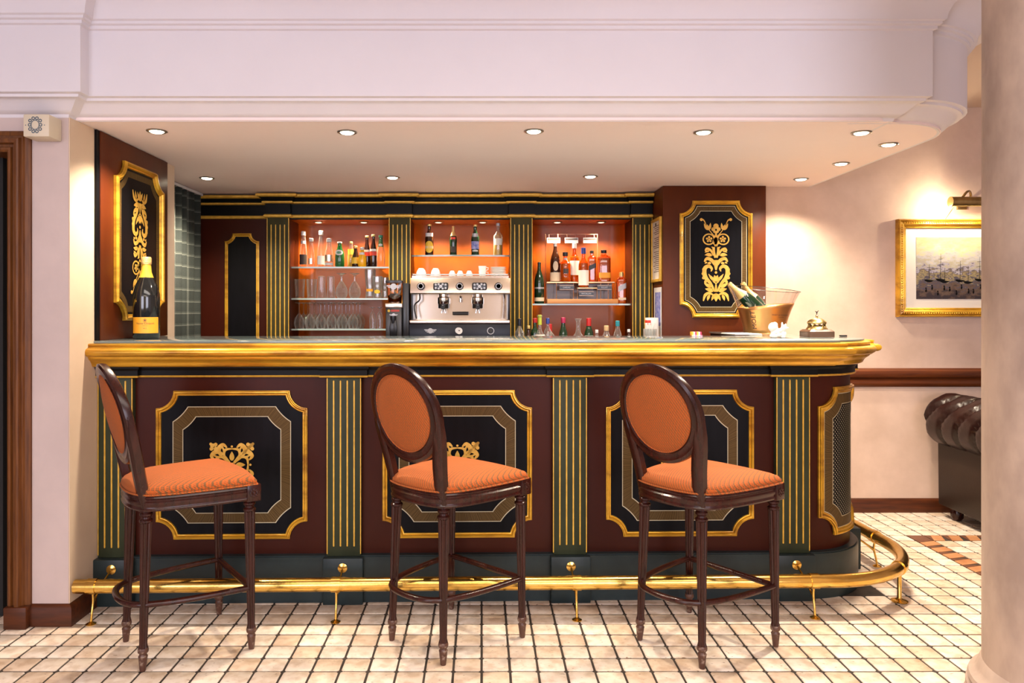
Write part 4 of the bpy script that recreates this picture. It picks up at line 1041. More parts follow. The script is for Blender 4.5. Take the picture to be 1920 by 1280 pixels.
bpx('whisky bottle with big square white label, at the front of the display stand', 1094, 462, 536, 19, SY - .044, ZA(541, SY) + .0045, 'whisky', 'amber', cap='blue_cap', caph=.14, liquid=('amber_liquid', .62), labels=[('paper', .06, .44, {'ang': 80})], group=G3)
bpx('square amber whisky bottle with slanted black label on the display stand', 1109.5, 456, 527, 16, SY + .060, zs, 'square', 'amber', cap='black_cap', caph=.06, liquid=('amber_liquid', .60), labels=[('black_cap', .34, .46, {'ang': 40, 'diag': .02})], group=G3, sq=6)
bpx('broad flat-sided amber whiskey bottle with orange label, rightmost on the display stand', 1132, 455, 527, 24, SY + .034, zs, 'square', 'amber', cap='black_cap', caph=.07, liquid=('amber_liquid', .62), labels=[('orange_label', .10, .24, {'ang': 44})], group=G3, sq=6)
bpx('green-black bottle with pale band label, left of the display stand', 1011, 491, 568, 18.5, 5.0, ze, 'champ', 'dark_green_glass', labels=[('silver_print', .36, .40, {'ang': 70}), ('cream_paper', .06, .15, {'ang': 75})], cap='black_cap', caph=.04)
bpx('square whisky bottle with slanted label and gold cap, right of the display stand', 1165, 497, 568, 18, 5.0, ze, 'square', 'amber', cap='gold_cap', caph=.10, liquid=('amber_liquid', .62), labels=[('silver_print', .36, .50, {'ang': 40, 'diag': .025}), ('cream_paper', .10, .16, {'ang': 38})], sq=6)
# bottle tops showing over the bar
zw = .9855
low = [(974, 598, 15, 'whisky', 'clear_thick', 'black_cap', 'tall black-capped clear bottle right of the espresso machine', .2),
       (991, 611, 11, 'beer', 'brown_glass', 'gold_cap', 'short bottle with brown cap next to the black-capped one', .1),
       (1003, 597, 15, 'whisky', 'dark_green_glass', 'red_cap', 'dark bottle with dull red cap below the display stand, leftmost', .12),
       (1012, 591, 19, 'decanter', 'clear_thick', 'lime_cap', 'clear flask with tall lime green stopper on the worktop', .25),
       (1027, 597, 13, 'whisky', 'clear_thick', 'blue_cap', 'clear bottle with blue cap on the worktop', .15),
       (1031, 608, 15, 'whisky', 'clear_thick', 'red_cap', 'clear bottle with bright red neck in front of the blue-capped one', .25),
       (1056, 596, 15, 'round', 'dark_green_glass', 'magenta_cap', 'dark bottle with magenta cap on the worktop', .14),
       (1084, 597, 24, 'decanter', 'clear_thick', None, 'wide clear glass carafe with open top on the worktop', 0),
       (1104, 597, 16, 'round', 'dark_green_glass', 'red_cap', 'dark bottle with crimson cap right of the carafe', .22),
       (1119, 619, 11, 'beer', 'clear_thick', 'white_cap', 'low bottle with white cap and teal collar', .12),
       (1137, 611, 16, 'round', 'clear_thick', 'cork', 'clear bottle closed with a tan cork stopper', .18),
       (1158, 602, 14, 'round', 'clear_thick', 'teal', 'clear bottle with turquoise cap on the worktop', .16),
       (1179, 618, 10, 'beer', 'brown_glass', 'white_cap', 'small bottle with white cap at the right end of the worktop', .1)]
for i, (px, top, w_, kind, m, cp, lb, ch) in enumerate(low):
    Y = 4.55 + .05 * (i % 3)
    hh = ZA(top, Y) - zw
    bottle(lb, XA(px, Y), Y, zw, w_ * Y / F * 1.15, hh, kind, m, cap=cp, caph=ch, group='bottles on the worktop behind the bar', labels=[('paper', .3, .5, {'ang': 55})])
# drinking glasses
def glass_thing(name, label, px, Y, Z, w_, h, prof, group, m='clear', seg=20, mark=None):
    t = thing(name, label, 'glass', (XA(px, Y), Y, Z + .0006), 0, group)
    pr = [(a * w_ / 2, b * h) for a, b in prof]
    MB().lathe(pr, seg=max(seg, 20), cap=True, flute=.045).build('glass_shell', m, t, smooth=8)
    MB().tube([(prof[mark or 0][0] * w_ / 2 * math.cos(a), prof[mark or 0][0] * w_ / 2 * math.sin(a), prof[mark or 0][1] * h + .001) for a in [2 * PI * k / 20 for k in range(20)]], .0012, seg=5, closed=True).build('rim', 'clear_thick', t)
    return t
zb = SH['b']; zc3 = SH['c']
TUM = [(.001, .02), (.78, 0), (.80, .05), (1, 1), (.93, 1), (.74, .10), (.001, .10)]
HI = [(.84, 0), (1, .03), (.78, .55), (.82, .94), (.80, .97), (.001, 1)]
BAL = [(.62, 0), (.90, .10), (1, .22), (.90, .40), (.45, .60), (.18, .68), (.15, .86), (.30, .94), (.80, .985), (.82, 1), (.001, 1)]
WIN = [(.70, 0), (.92, .14), (.98, .24), (.85, .38), (.45, .50), (.12, .58), (.07, .66), (.07, .90), (.22, .965), (.80, .992), (.80, 1), (.001, 1)]
FLU = [(.80, 0), (.92, .25), (.95, .45), (.70, .68), (.20, .80), (.16, .88), (.30, .95), (.95, .99), (.95, 1), (.001, 1)]
WAV = [(.80, 0), (.86, .03), (.80, .15), (.74, .35), (.95, .70), (1, .92), (.98, 1), (.92, 1), (.86, .70), (.66, .35), (.70, .08), (.001, .08)]
for i, (px, d) in enumerate(((562, 'left'), (584.5, 'right'))):
    glass_thing('tumbler', d + ' of the two wide tumblers standing on the middle glass shelf', px, 5.0, zb, .074, (559 - 523) * 5.0 / F, TUM, 'glasses on the middle glass shelf')
for i, (px, d) in enumerate(((603, 'left'), (620.5, 'right'))):
    glass_thing('highball_glass', d + ' of the two upturned waisted highball glasses', px, 5.0, zb, .060, (559 - 517) * 5.0 / F, HI, 'glasses on the middle glass shelf')
for px, d in ((640.5, 'left'), (665, 'right')):
    t = glass_thing('goblet', d + ' of the two upturned balloon goblets with frosted bowls', px, 5.0, zb, .082, (559 - 512) * 5.0 / F, BAL, 'glasses on the middle glass shelf', m='clear_thick')
glass_thing('beer_glass', 'tall beer glass with orange band, taller than its neighbours', 694, 5.0, zb, .074, (559 - 505) * 5.0 / F, WAV, 'glasses on the middle glass shelf', m='clear_thick', mark=6)
glass_thing('beer_glass', 'shorter beer glass with yellow oval mark left of the coffee grinder', 708, 4.96, zb, .066, (559 - 519) * 5.0 / F, WAV, 'glasses on the middle glass shelf', m='clear_thick', mark=6)
glass_thing('beer_glass', 'small beer glass half behind the coffee grinder hopper', 722, 5.03, zb, .058, (559 - 520) * 5.0 / F, WAV, 'glasses on the middle glass shelf', m='clear_thick', mark=6)
for px, m, z0, z1 in ((694, 'orange_label', .045, .062), (708, 'yellow_label', .03, .055)):
    o = [c for c in COL.objects if c.name.startswith('beer_glass') and abs(c.location.x - XA(px, 5.0 if px == 694 else 4.96)) < .001][0]
    patch(.030 if px == 694 else .027, z0, z1, ang=45, oval=(px == 708)).build('printed_mark', m, o)
ordn = ['first', 'second', 'third', 'fourth', 'fifth', 'sixth']
for r_, (Y, nm) in enumerate(((4.97, 'front'), (5.06, 'middle'), (5.15, 'back'))):
    for i in range(6):
        px = 561 + i * 20.2 + r_ * 1.2
        t = glass_thing('wine_glass', 'upturned wine glass, %s from left in the %s row of the bottom shelf' % (ordn[i], nm), px, Y, zc3, .072, (616 - 567) * 4.97 / F, WIN, 'upturned wine glasses', seg=16)
        t.location.x = XA(561 + i * 20.2, 4.97) + r_ * .008
for px, d in ((698.5, 'left'), (712, 'right')):
    glass_thing('small_stem_glass', d + ' of the two small upturned stem glasses on the bottom glass shelf', px, 4.99, zc3, .045, (616 - 576) * 4.99 / F, FLU, 'small upturned stem glasses')
for px, d in ((564, 'left'), (585, 'right')):
    t = thing('candle_glass', d + ' of the two small red glasses under the bottom shelf', 'glass', (XA(px, 4.75), 4.75, zw), 0, 'small red glasses')
    MB().lathe([(.030, 0), (.036, .02), (.036, .085), (.032, .09), (.030, .03), (.001, .02)], seg=20).build('bowl', 'red_cap', t); 
    MB().lathe([(.034, .088), (.0375, .090), (.0375, .096), (.034, .097)], seg=20).build('rim', 'red_print', t)

# ================================================================ ESPRESSO MACHINE
MY = 4.45; x0, x1 = XA(770, MY), XA(956, MY); xm = (x0 + x1) / 2
em = thing('espresso_machine', 'two-group chrome espresso machine with dark base panel in the middle niche', 'espresso machine', (xm, MY + .15, zw))
def E(nm, mb, m, par=None, **k): return mb.build(nm, m, par or em, world=True, **k)
zp0, zp1 = zw + .03, ZA(607, MY); zt1 = ZA(600, MY)
E('base_panel', MB().box(XA(767, MY), XA(957, MY), MY, MY + .36, zp0, zp1), 'navy_panel', bevel=.006)
for xx in (x0 + .03, x1 - .03):
    for yy in (MY + .04, MY + .32): E('foot', MB().lathe([(.018, 0), (.02, .03)], c=(xx, yy, zw), seg=12), 'black_plastic')
E('drip_tray', MB().box(XA(768, MY), XA(956, MY), MY - .006, MY + .16, zp1 + .0005, zt1), 'steel_brushed', bevel=.004)
zh0, zh1 = ZA(551, MY), ZA(521, MY)
E('splash_back', MB().box(x0 + .012, x1 - .012, MY + .13, MY + .15, zt1 - .002, zh0 + .01), 'steel')
E('side_cheek', MB().box(x0, x0 + .012, MY + .02, MY + .34, zt1, zh1), 'black_plastic', bevel=.003)
E('side_cheek', MB().box(x1 - .012, x1, MY + .02, MY + .34, zt1, zh1), 'black_plastic', bevel=.003)
hd = MB().prism([(MY - .004, zh0), (MY - .012, zh0 + .006), (MY + .010, zh1), (MY + .34, zh1), (MY + .34, zh0)], x0 - .002, x1 + .002, mp=lambda a, b, c: (c, a, b))
head = E('head_panel', hd, 'steel_brushed', bevel=.002)
for px in (789.5, 862, 934.5):
    q = Matrix.Rotation(PI / 2, 4, 'X')
    k_ = E('steam_knob', MB().lathe([(.024, 0), (.024, .012), (.020, .018), (.019, .030), (.014, .032), (.001, .032)], c=(XA(px, MY), MY + .004, ZA(536.5, MY)), seg=22, mtx=q, flute=.05), 'black_plastic', smooth=30)
    MB().lathe([(.017, .0325), (.017, .034), (.013, .034), (.013, .0325)], c=(XA(px, MY), MY + .004, ZA(536.5, MY)), seg=22, mtx=q).build('knob_ring', 'silver_print', k_, world=True)
for px in (826.5, 899):
    cx_, cz_ = XA(px, MY), ZA(537, MY); pad = E('keypad', MB().box(cx_ - .045, cx_ + .045, MY - .014, MY + .01, cz_ - .024, cz_ + .024), 'black_plastic', bevel=.010)
    for i, (dx, dz) in enumerate(((-.029, .010), (-.029, -.010), (0, 0), (.029, .010), (.029, -.010), (-.012, .013), (.012, .013), (-.012, -.013), (.012, -.013))):
        MB().lathe([(.010 if i == 2 else .0065, 0), (.010 if i == 2 else .0065, .002), (.001, .003)], c=(cx_ + dx, MY - .014, cz_ + dz), seg=12, mtx=Matrix.Rotation(PI / 2, 4, 'X')).build('button', 'silver_print', pad, world=True)
for px in (830.5, 895.5):
    cx_, cz_ = XA(px, MY), ZA(562, MY)
    g = E('brew_group', MB().lathe([(.034, -.024), (.036, -.02), (.036, .012), (.028, .020), (.028, .035)], c=(cx_, MY + .060, cz_), seg=24), 'steel')
    MB().lathe([(.030, -.050), (.032, -.046), (.032, -.022)], c=(cx_, MY + .060, cz_), seg=24).build('filter_holder', 'dark_steel', g, world=True)
    MB().tube([(cx_, MY + .03, cz_ - .036), (cx_, MY - .01, cz_ - .040), (cx_ + .002, MY - .075, cz_ - .046)], [.008, .009, .012], seg=10).build('portafilter_handle', 'black_plastic', g, world=True)
    mb = MB()
    for s in (-1, 1): mb.tube([(cx_, MY + .06, cz_ - .05), (cx_ + s * .008, MY + .058, cz_ - .062), (cx_ + s * .010, MY + .058, cz_ - .078)], .0055, seg=8)
    mb.build('twin_spout', 'steel', g, world=True)
E('water_tap', MB().tube([(XA(863, MY), MY + .07, ZA(556, MY)), (XA(863, MY), MY + .05, ZA(560, MY)), (XA(863, MY), MY + .05, ZA(566, MY))], .008, seg=10), 'steel')
E('grip_bar', MB().tube([(XA(848, MY), MY + .05, ZA(587.5, MY)), (XA(878, MY), MY + .05, ZA(587.5, MY))], .0105, seg=12).tube([(XA(863, MY), MY + .05, ZA(587.5, MY)), (XA(863, MY), MY + .13, ZA(585, MY))], .005, seg=8), 'black_plastic')
E('steam_wand', MB().tube(spline([(XA(786, MY), MY + .04, zh0), (XA(786, MY), MY + .03, ZA(562, MY)), (XA(778, MY), MY + .01, ZA(570, MY)), (XA(777, MY), MY, ZA(580, MY)), (XA(781, MY), MY, ZA(597, MY))], 5), .0045, seg=8), 'dark_steel')
E('steam_wand', MB().tube(spline([(XA(946, MY), MY + .04, zh0), (XA(947, MY), MY + .02, ZA(570, MY)), (XA(945, MY), MY + .01, ZA(597, MY))], 5), .0045, seg=8), 'steel')
E('cup_tray', MB().box(x0 + .006, x1 - .006, MY + .02, MY + .33, zh1, zh1 + .014), 'steel')
zr = ZA(512.5, MY)
E('tray_rail', MB().tube([(x0 + .004, MY + .33, zh1), (x0 + .004, MY + .33, zr + .01), (x0 + .004, MY + .03, zr + .002), (x0 + .012, MY + .014, zr - .006), (x1 - .012, MY + .014, zr - .006), (x1 - .004, MY + .03, zr + .002), (x1 - .004, MY + .33, zr + .01), (x1 - .004, MY + .33, zh1)], .0042, seg=8), 'steel')
fr = MY - .0012
bp_ = em
mb = Orn(); mb.disc((0, 0), .016, 20); mb.strip([(-.036, .006), (0, .006), (.036, .006)], [.005, .006, .005]); mb.strip([(-.030, -.001), (.030, -.001)], [.005, .005]); mb.strip([(-.022, -.008), (.022, -.008)], [.004, .004])
bx_, bz_ = XA(807, MY), ZA(620, MY)
badge = E('winged_badge', mb.mesh(lambda x, y, d: (bx_ + x, fr - d, bz_ + y), 1, 0), 'silver_print', smooth=0)
o_ = Orn(); o_.ring((0, 0), .019, .019, .004, 24); o_.disc((0, 0), .0148, 20)
g_ = E('gauge', Orn().disc((0, 0), .0195, 24).disc((-.006, .002), .018, 20).mesh(lambda x, y, d: (XA(861, MY) + x, fr - d, ZA(620, MY) + y), 1, 0), 'white_cap', smooth=0)
MB().add([(XA(861, MY) - .006, fr - .001, ZA(618.5, MY)), (XA(861, MY) + .006, fr - .001, ZA(618.5, MY)), (XA(861, MY), fr - .001, ZA(618.5, MY) - .009)], [(0, 1, 2)])
mm = MB(); mm.add([(XA(861, MY) - .006, fr - .001, ZA(618.5, MY)), (XA(861, MY) + .006, fr - .001, ZA(618.5, MY)), (XA(861, MY), fr - .001, ZA(618.5, MY) - .009)], [(0, 1, 2)]); mm.build('gauge_needle', 'ink', g_, world=True, smooth=0)
E('switch_ring', MB().lathe([(.0215, 0), (.0215, .004), (.0165, .004), (.0165, 0)], c=(XA(920, MY), MY, ZA(620, MY)), seg=24, mtx=Matrix.Rotation(PI / 2, 4, 'X'), cap=False), 'silver_print')
E('switch_dial', MB().lathe([(.010, 0), (.010, .006), (.001, .006)], c=(XA(920, MY), MY, ZA(620, MY)), seg=16, mtx=Matrix.Rotation(PI / 2, 4, 'X')), 'dark_steel')
# cups and saucers on top
CUPI = [(1, 0), (.99, .1), (.90, .45), (.70, .8), (.52, .93), (.50, 1), (.001, 1)]
zcup = zh1 + .0145
for px, w_, h, Y, lb in ((790, .066, .050, MY + .13, 'upturned white bowl at the left end of the espresso machine top'), (817, .064, .050, MY + .13, 'second upturned white bowl from the left on the espresso machine'),
                         (848, .044, .036, MY + .14, 'left of the three small upturned white cups on the espresso machine'), (863, .044, .036, MY + .14, 'middle of the three small upturned white cups on the espresso machine'), (880, .044, .036, MY + .14, 'right of the three small upturned white cups on the espresso machine')):
    t = thing('cup', lb, 'cup', (XA(px, Y), Y, zcup), 0, 'cups on the espresso machine'); MB().lathe([(a * w_ / 2, b * h) for a, b in CUPI], seg=24).build('cup_body', 'white', t, smooth=50)
for k in range(2):
    t = thing('cup', ('lower' if k == 0 else 'upper') + ' of the two stacked upright white cups beside the saucers', 'cup', (XA(904.5, MY + .14), MY + .14, zcup + k * .028), 0, 'cups on the espresso machine')
    MB().lathe([(.001, 0), (.018, 0), (.020, .004), (.0235, .036), (.0215, .036), (.018, .008), (.001, .006)] if k == 0 else [(.001, 0), (.018, 0), (.0205, .004), (.025, .036), (.0235, .036), (.018, .008), (.001, .006)], seg=24).build('cup_body', 'white', t, smooth=50)
    MB().tube([(.023, 0, .028), (.036, 0, .026), (.034, 0, .014), (.022, 0, .010)], .003, seg=6).build('handle', 'white', t)
for k in range(6):
    t = thing('saucer', 'white saucer, %s from the bottom of the stack on the espresso machine' % ordn[k], 'saucer', (XA(934, MY + .14), MY + .14, zcup + k * .0095), 0, 'stack of saucers')
    MB().lathe([(.001, 0), (.028, 0), (.030, .002), (.050, .0085), (.0495, .0095), (.030, .0045), (.001, .003)], seg=28).build('saucer_plate', 'white', t, smooth=50)

# ================================================================ COFFEE GRINDER
GY = 4.42; gx0, gx1 = XA(723, GY), XA(753, GY); gm_ = (gx0 + gx1) / 2; gw = gx1 - gx0
gr = thing('coffee_grinder', 'tall black coffee grinder with bean hopper left of the espresso machine', 'coffee grinder', (gm_, GY + .1, zw))
def Gp(nm, mb, m, par=None, **k): return mb.build(nm, m, par or gr, world=True, **k)
body = Gp('body', MB().box(gx0, gx1, GY, GY + .20, zw, ZA(576, GY)), 'dark_steel', bevel=.004)
Gp('side_casing', MB().box(gx1 + .0005, XA(766, GY), GY + .03, GY + .20, zw, ZA(530, GY)), 'black_plastic', bevel=.006)
Gp('collar', MB().box(gx0 - .002, gx1 + .003, GY - .006, GY + .16, ZA(577, GY), ZA(568.5, GY)), 'steel_brushed', bevel=.003)
hop = MB(); zA, zB = ZA(568, GY), ZA(526, GY)
def sqr(w_, d, z, n=16):
    out = []
    for i in range(n):
        a = 2 * PI * i / n; k = (abs(math.cos(a)) ** 6 + abs(math.sin(a)) ** 6) ** (-1 / 6); out.append((gm_ + w_ * k * math.cos(a), GY + .075 + d * k * math.sin(a), z))
    return out
hop.rings([sqr(gw * .40, .055, zA), sqr(gw * .44, .060, zA + .03), sqr(gw * .54, .07, zB - .012)], True, False)
Gp('hopper', hop, 'amber', smooth=50)
Gp('hopper_lid', MB().rings([sqr(gw * .57, .075, zB - .012), sqr(gw * .57, .075, zB), sqr(gw * .50, .068, zB + .004)]), 'black_plastic')
Gp('coffee_beans', MB().rings([sqr(gw * .37, .05, zA + .002), sqr(gw * .42, .056, zA + .045), sqr(gw * .25, .03, zA + .058)]), 'brown_glass', bevel=0)
fg = GY - .0012
def badge2(cx_, cz_, s, y, par):
    o = Orn(); o.disc((0, 0), .45 * s, 16); o.strip([(-s, .10 * s), (s, .10 * s)], [.16 * s, .16 * s]); o.strip([(-.8 * s, -.12 * s), (.8 * s, -.12 * s)], [.14 * s, .14 * s])
    return o.mesh(lambda x, y_, d: (cx_ + x, y - d, cz_ + y_), 1, 0).build('badge', 'silver_print', par, world=True, smooth=0)
badge2(gm_, ZA(537, GY), .040, GY - .007, gr); badge2(gm_, ZA(590.5, GY), .024, fg, body)
Gp('red_sticker', MB().box(gm_ - .016, gm_ + .034, fg - .0005, fg + .001, ZA(584, GY), ZA(580.5, GY)), 'red_print', body)
Gp('yellow_sticker', Orn().disc((gm_ - .028, ZA(582.5, GY)), .008, 12).mesh(lambda x, y, d: (x, fg, y), 1, 0), 'yellow_label', body, smooth=0)
Gp('dosing_fork', MB().prism([(-.020, 0), (.020, 0), (.022, .05), (.016, .095), (-.016, .095), (-.022, .05)], GY - .030, GY, mp=lambda a, b, c: (gm_ + a, c, ZA(630, GY) + b)), 'black_plastic', bevel=.003)
Gp('chute', MB().lathe([(.014, 0), (.018, .03), (.018, .045)], c=(gm_, GY - .018, ZA(606, GY)), seg=14), 'black_plastic')

# ================================================================ THINGS ON THE BAR
ZT = 1.1185
# champagne magnum
X, Y = -1.512, 3.385; h = .366; r = .0575
t = bottle('large dark champagne magnum with orange label at the left end of the bar', X, Y, ZT, 2 * r, h, 'champ', 'black_glass', foil=('yellow_foil', .70), labels=[('orange_label', .07, .265, {'ang': 62})])
t.rotation_euler = (0, 0, math.radians(-6) + math.atan2(-X, Y) * -1 * -1)
def cyl(rr, z0):
    return lambda x, y: (rr * math.sin(x / rr), -rr * math.cos(x / rr), z0 + y)
for s, sz, z0 in (('Veuve Clicquot', .0125, .190 * h), ('BRUT', .006, .13 * h), ('CHAMPAGNE', .0035, .16 * h)):
    text_mb(s, sz, cyl(r + .0014, z0)).build('label_lettering', 'ink', t, smooth=0)
Orn().ring((0, 0), .007, .007, .0012, 16).disc((0, 0), .0035, 8).mesh(lambda x, y, d: cyl(r + .0014, .228 * h)(x, y), 1, 0).build('label_emblem', 'ink', t, smooth=0)
Orn().disc((0, 0), .008, 14).mesh(lambda x, y, d: (x, -.0305, .735 * h + y), 1, 0).build('neck_seal', 'dark_steel', t, smooth=0)
MB().lathe([(.0215, .915 * h), (.0222, .93 * h), (.0222, .985 * h), (.019, h + .002), (.001, h + .002)], seg=20).build('muselet', 'gold_foil', t)
# ice bucket
X, Y = XA(1433, 4.22), 4.22
ib = thing('ice_bucket', 'copper coloured champagne bucket with clear flared upper rim', 'ice bucket', (X, Y, ZT + .002))
def bk(t_, inner=0):
    """ring of the bucket at height t_ in 0..1; the rim is wide and slopes"""
    n = 40; out = []
    for i in range(n):
        a = 2 * PI * i / n; f = t_ ** 1.5
        rx = .112 + .086 * f - inner; ry = .100 + .045 * f - inner
        x = rx * math.cos(a) - .002 * f; y = ry * math.sin(a)
        z = .246 * t_ - .020 * t_ * t_ * math.cos(a) * (1 if t_ > .5 else 1)
        out.append((x, y, z))
    return out
def bkg(lo, hi, tilt, n=8):
    rs = []
    for k in range(n + 1):
        r_ = []
        for i in range(40):
            a = 2 * PI * i / 40
            top = hi + tilt * math.cos(a)
            tt = lo + (top - lo) * k / n
            r_.append(bk(max(0, tt))[i])
        rs.append(r_)
    return rs
mb = MB().rings(bkg(0, .63, .085), True, False); mb.add(bk(0.0), [tuple(range(40))])
o = mb.build('copper_body', 'copper', ib, smooth=60); so = o.modifiers.new('wall', 'SOLIDIFY'); so.thickness = .003
rs = []
for k in range(7):
    r_ = []
    for i in range(40):
        a = 2 * PI * i / 40; lo = .63 + .085 * math.cos(a) + .003; tt = lo + (1 - lo) * k / 6; r_.append(bk(tt)[i])
    rs.append(r_)
MB().rings(rs, True, False).build('clear_rim', 'acrylic', ib, smooth=60)
MB().tube(bk(1.0), .0016, seg=6, closed=True).build('rim_edge', 'dark_steel', ib)
MB().rings([[(p[0] * .97, p[1] * .97, p[2] + q) for p in bk(0)] for q in (0.0, .004)]).build('foot_plate', 'acrylic', ib)
def bmap(u0, v0):
    def f(x, y):
        a = u0 + x / .13; t_ = (v0 + y) / .246; fq = max(0, t_) ** 1.5
        rx = .112 + .086 * fq + .0025; ry = .100 + .045 * fq + .0025
        return (rx * math.sin(a) - .002 * fq, -ry * math.cos(a), .246 * t_ - .020 * t_ * t_ * math.sin(a))
    return f
text_mb('MOËT & CHANDON', .012, bmap(.42, .100)).build('bucket_lettering', 'ink', ib, smooth=0)
text_mb('CHAMPAGNE', .006, bmap(.42, .088)).build('bucket_lettering', 'ink', ib, smooth=0)
f0 = bmap(-.75, .070); text_mb('MOËT', .036, lambda x, y: f0(-y, x)).build('bucket_lettering', 'ink', ib, smooth=0)
for k, (bx_, by_, lean, ln, lb) in enumerate(((-.010, -.045, -34, .345, 'gold-necked champagne bottle leaning furthest left in the ice bucket'), (.045, .030, -30, .345, 'gold-necked champagne bottle standing steeper in the ice bucket, on the right'))):
    b = bottle(lb, (1.597, 1.649)[k], (4.165, 4.25)[k], (1.197, 1.156)[k], .076, .30, 'champ', 'dark_green_glass', foil=('gold_foil', .60), group='bottles in the ice bucket')
    b.rotation_euler = (0, math.radians((-48.5, -35)[k]), 0)
# service bell
X, Y = XA(1531.5, 3.62), 3.62
sb = thing('service_bell', 'ornate brass counter bell on a square dark wooden base', 'bell', (X, Y, ZT))
q4 = [(.0615, 0), (.0615, .026), (.0585, .030), (.050, .036)]
MB().lathe([(a * 1.0, z) for a, z in q4], seg=40, sq=14).build('wood_base', 'dark_wood_box', sb, bevel=0, smooth=30)
mb = MB().lathe([(.050, .036), (.048, .040), (.040, .050), (.034, .055), (.030, .056)], seg=32)
for k in range(10): mb.tube([(.040 * math.cos(k * .628), .040 * math.sin(k * .628), .050), (.036 * math.cos(k * .628 + .15), .036 * math.sin(k * .628 + .15), .060), (.040 * math.cos(k * .628 + .3), .040 * math.sin(k * .628 + .3), .066)], .003, seg=6)
mb.build('lower_ring', 'brass_old', sb, smooth=40)
MB().lathe([(.043, .064), (.044, .068), (.040, .076), (.030, .084), (.018, .089), (.006, .092), (.004, .097), (.007, .100), (.003, .106)], seg=32).build('bell_dome', 'brass_old', sb, smooth=40)
MB().lathe([(.0025, .104), (.0025, .116), (.005, .118), (.004, .122)], seg=12).tube([(-.008, 0, .124), (0, 0, .118), (.008, 0, .126)], .0018, seg=6).build('plunger', 'dark_steel', sb)
# white porcelain figurine
X, Y = XA(1460, 3.46), 3.46
fg_ = thing('figurine', 'small white porcelain figurine of two huddled shapes beside the ice bucket', 'figurine', (X, Y, ZT))
mb = MB()
S = mb.sphere
S((-.026, 0, .050), .022, (1, .9, 1)); S((-.020, -.004, .060), .014); S((-.034, -.008, .062), .009); S((-.018, 0, .028), .019, (1, .9, 1.1)); S((-.022, 0, .010), .018, (1.1, 1, .7)); S((.004, 0, .034), .014, (1.5, .9, .8)); S((.020, 0, .020), .015, (1, .9, 1.5)); S((.018, 0, .005), .014, (1, 1, .5))
S((.022, -.004, .046), .014); S((.016, 0, .062), .006, (.8, .8, 2)); S((.030, 0, .058), .006, (.9, .8, 1.6), mtx=Matrix.Rotation(.5, 4, 'Y')); S((.036, -.004, .046), .006, (1.6, .8, .8)); S((-.040, -.004, .050), .006); S((-.003, -.008, .014), .010, (1.4, 1, .9))
o = mb.build('porcelain_body', 'porcelain', fg_, smooth=80)
rm = o.modifiers.new('merge', 'REMESH'); rm.mode = 'VOXEL'; rm.voxel_size = .0022; rm.use_smooth_shade = True
s2 = o.modifiers.new('soft', 'SMOOTH'); s2.iterations = 3; s2.factor = .5
# sachet tray, menu, small block
X, Y = XA(1305, 3.62), 3.62
t = thing('sachet_holder', 'low holder of coloured sugar sachets on the bar, below the pier panel', 'sachets', (X, Y, ZT))
MB().box(-.026, .026, -.02, .02, 0, .010).build('tray', 'acrylic', t)
for i, m in enumerate(('orange_label', 'white_cap', 'magenta_cap', 'yellow_label', 'white_cap', 'magenta_cap')):
    MB().box(-.024 + i * .008, -.0175 + i * .008, -.016, .016, .002, .024).build('sachet', m, t)
t = thing('counter_block', 'small black block at the right end of the glass bar top', 'block', W(UC + .325, .41, 1.1185), CROT)
MB().box(-.014, .014, -.012, .012, 0, .008).build('block', 'black_cap', t, bevel=.001)
t = thing('menu_folder', 'thin grey menu folder lying on the bar top by the ice bucket', 'menu', (XA(1400, 3.95), 4.0, ZT), .05)
MB().box(-.085, .06, -.10, .10, 0, .003).build('cover', 'silver_print', t); MB().box(-.082, .057, -.097, .097, .003, .006).build('pages', 'paper', t)
# straw jar near the pier
X, Y = XA(1219, 4.50), 4.50
t = thing('straw_jar', 'clear jar of wrapped straws with red and white box, left of the maroon pier', 'jar', (X, Y, zw))
MB().lathe([(.036, 0), (.040, .01), (.040, .15), (.037, .15), (.035, .012)], seg=20, cap=False).build('jar_glass', 'clear_thick', t)
for i in range(9):
    a = i * .7; MB().tube([(.012 * math.cos(a), .012 * math.sin(a), .008), (.028 * math.cos(a), .026 * math.sin(a), .185)], .0035, seg=6).build('straw', 'white_cap', t)
t = thing('carton', 'small red and white carton in front of the poster on the pier side', 'box', (XA(1222, 4.66), 4.66, zw))
MB().box(-.035, .035, -.03, .03, 0, .215).build('carton_body', 'white_cap', t, bevel=.002); MB().box(-.036, -.012, -.031, .031, .17, .20).build('red_flash', 'red_print', t)
# notices on the side of the pier
xs_ = 1.1105
t = thing('framed_notice', 'narrow gold framed notice on the left side of the pier', 'notice', (xs_, 4.75, 1.63))
y0, y1, z0, z1 = 4.618, 4.856, 1.425, 1.825
mb = MB()
for a in ((y0, y0 + .018, z0, z1), (y1 - .018, y1, z0, z1), (y0 + .018, y1 - .018, z0, z0 + .018), (y0 + .018, y1 - .018, z1 - .018, z1)): mb.box(xs_ - .016, xs_, *a)
mb.build('frame', 'gold_paint', t, world=True, bevel=.002)
sh = MB().box(xs_ - .008, xs_ - .001, y0 + .017, y1 - .017, z0 + .017, z1 - .017).build('sheet', 'paper', t, world=True)
mb = MB()
for k in range(24):
    zz_ = z1 - .05 - k * .0125
    if k in (5, 12): continue
    mb.box(xs_ - .0088, xs_ - .008, y0 + .045, y1 - .045 - (k * 37 % 5) * .012, zz_, zz_ + .004)
mb.box(xs_ - .0088, xs_ - .008, 4.735, 4.765, z1 - .045, z1 - .028)
mb.build('printed_lines', 'ink', sh, world=True, smooth=0)
t = thing('poster', 'blue and white poster with red foot below the framed notice', 'poster', (xs_, 4.72, 1.2))
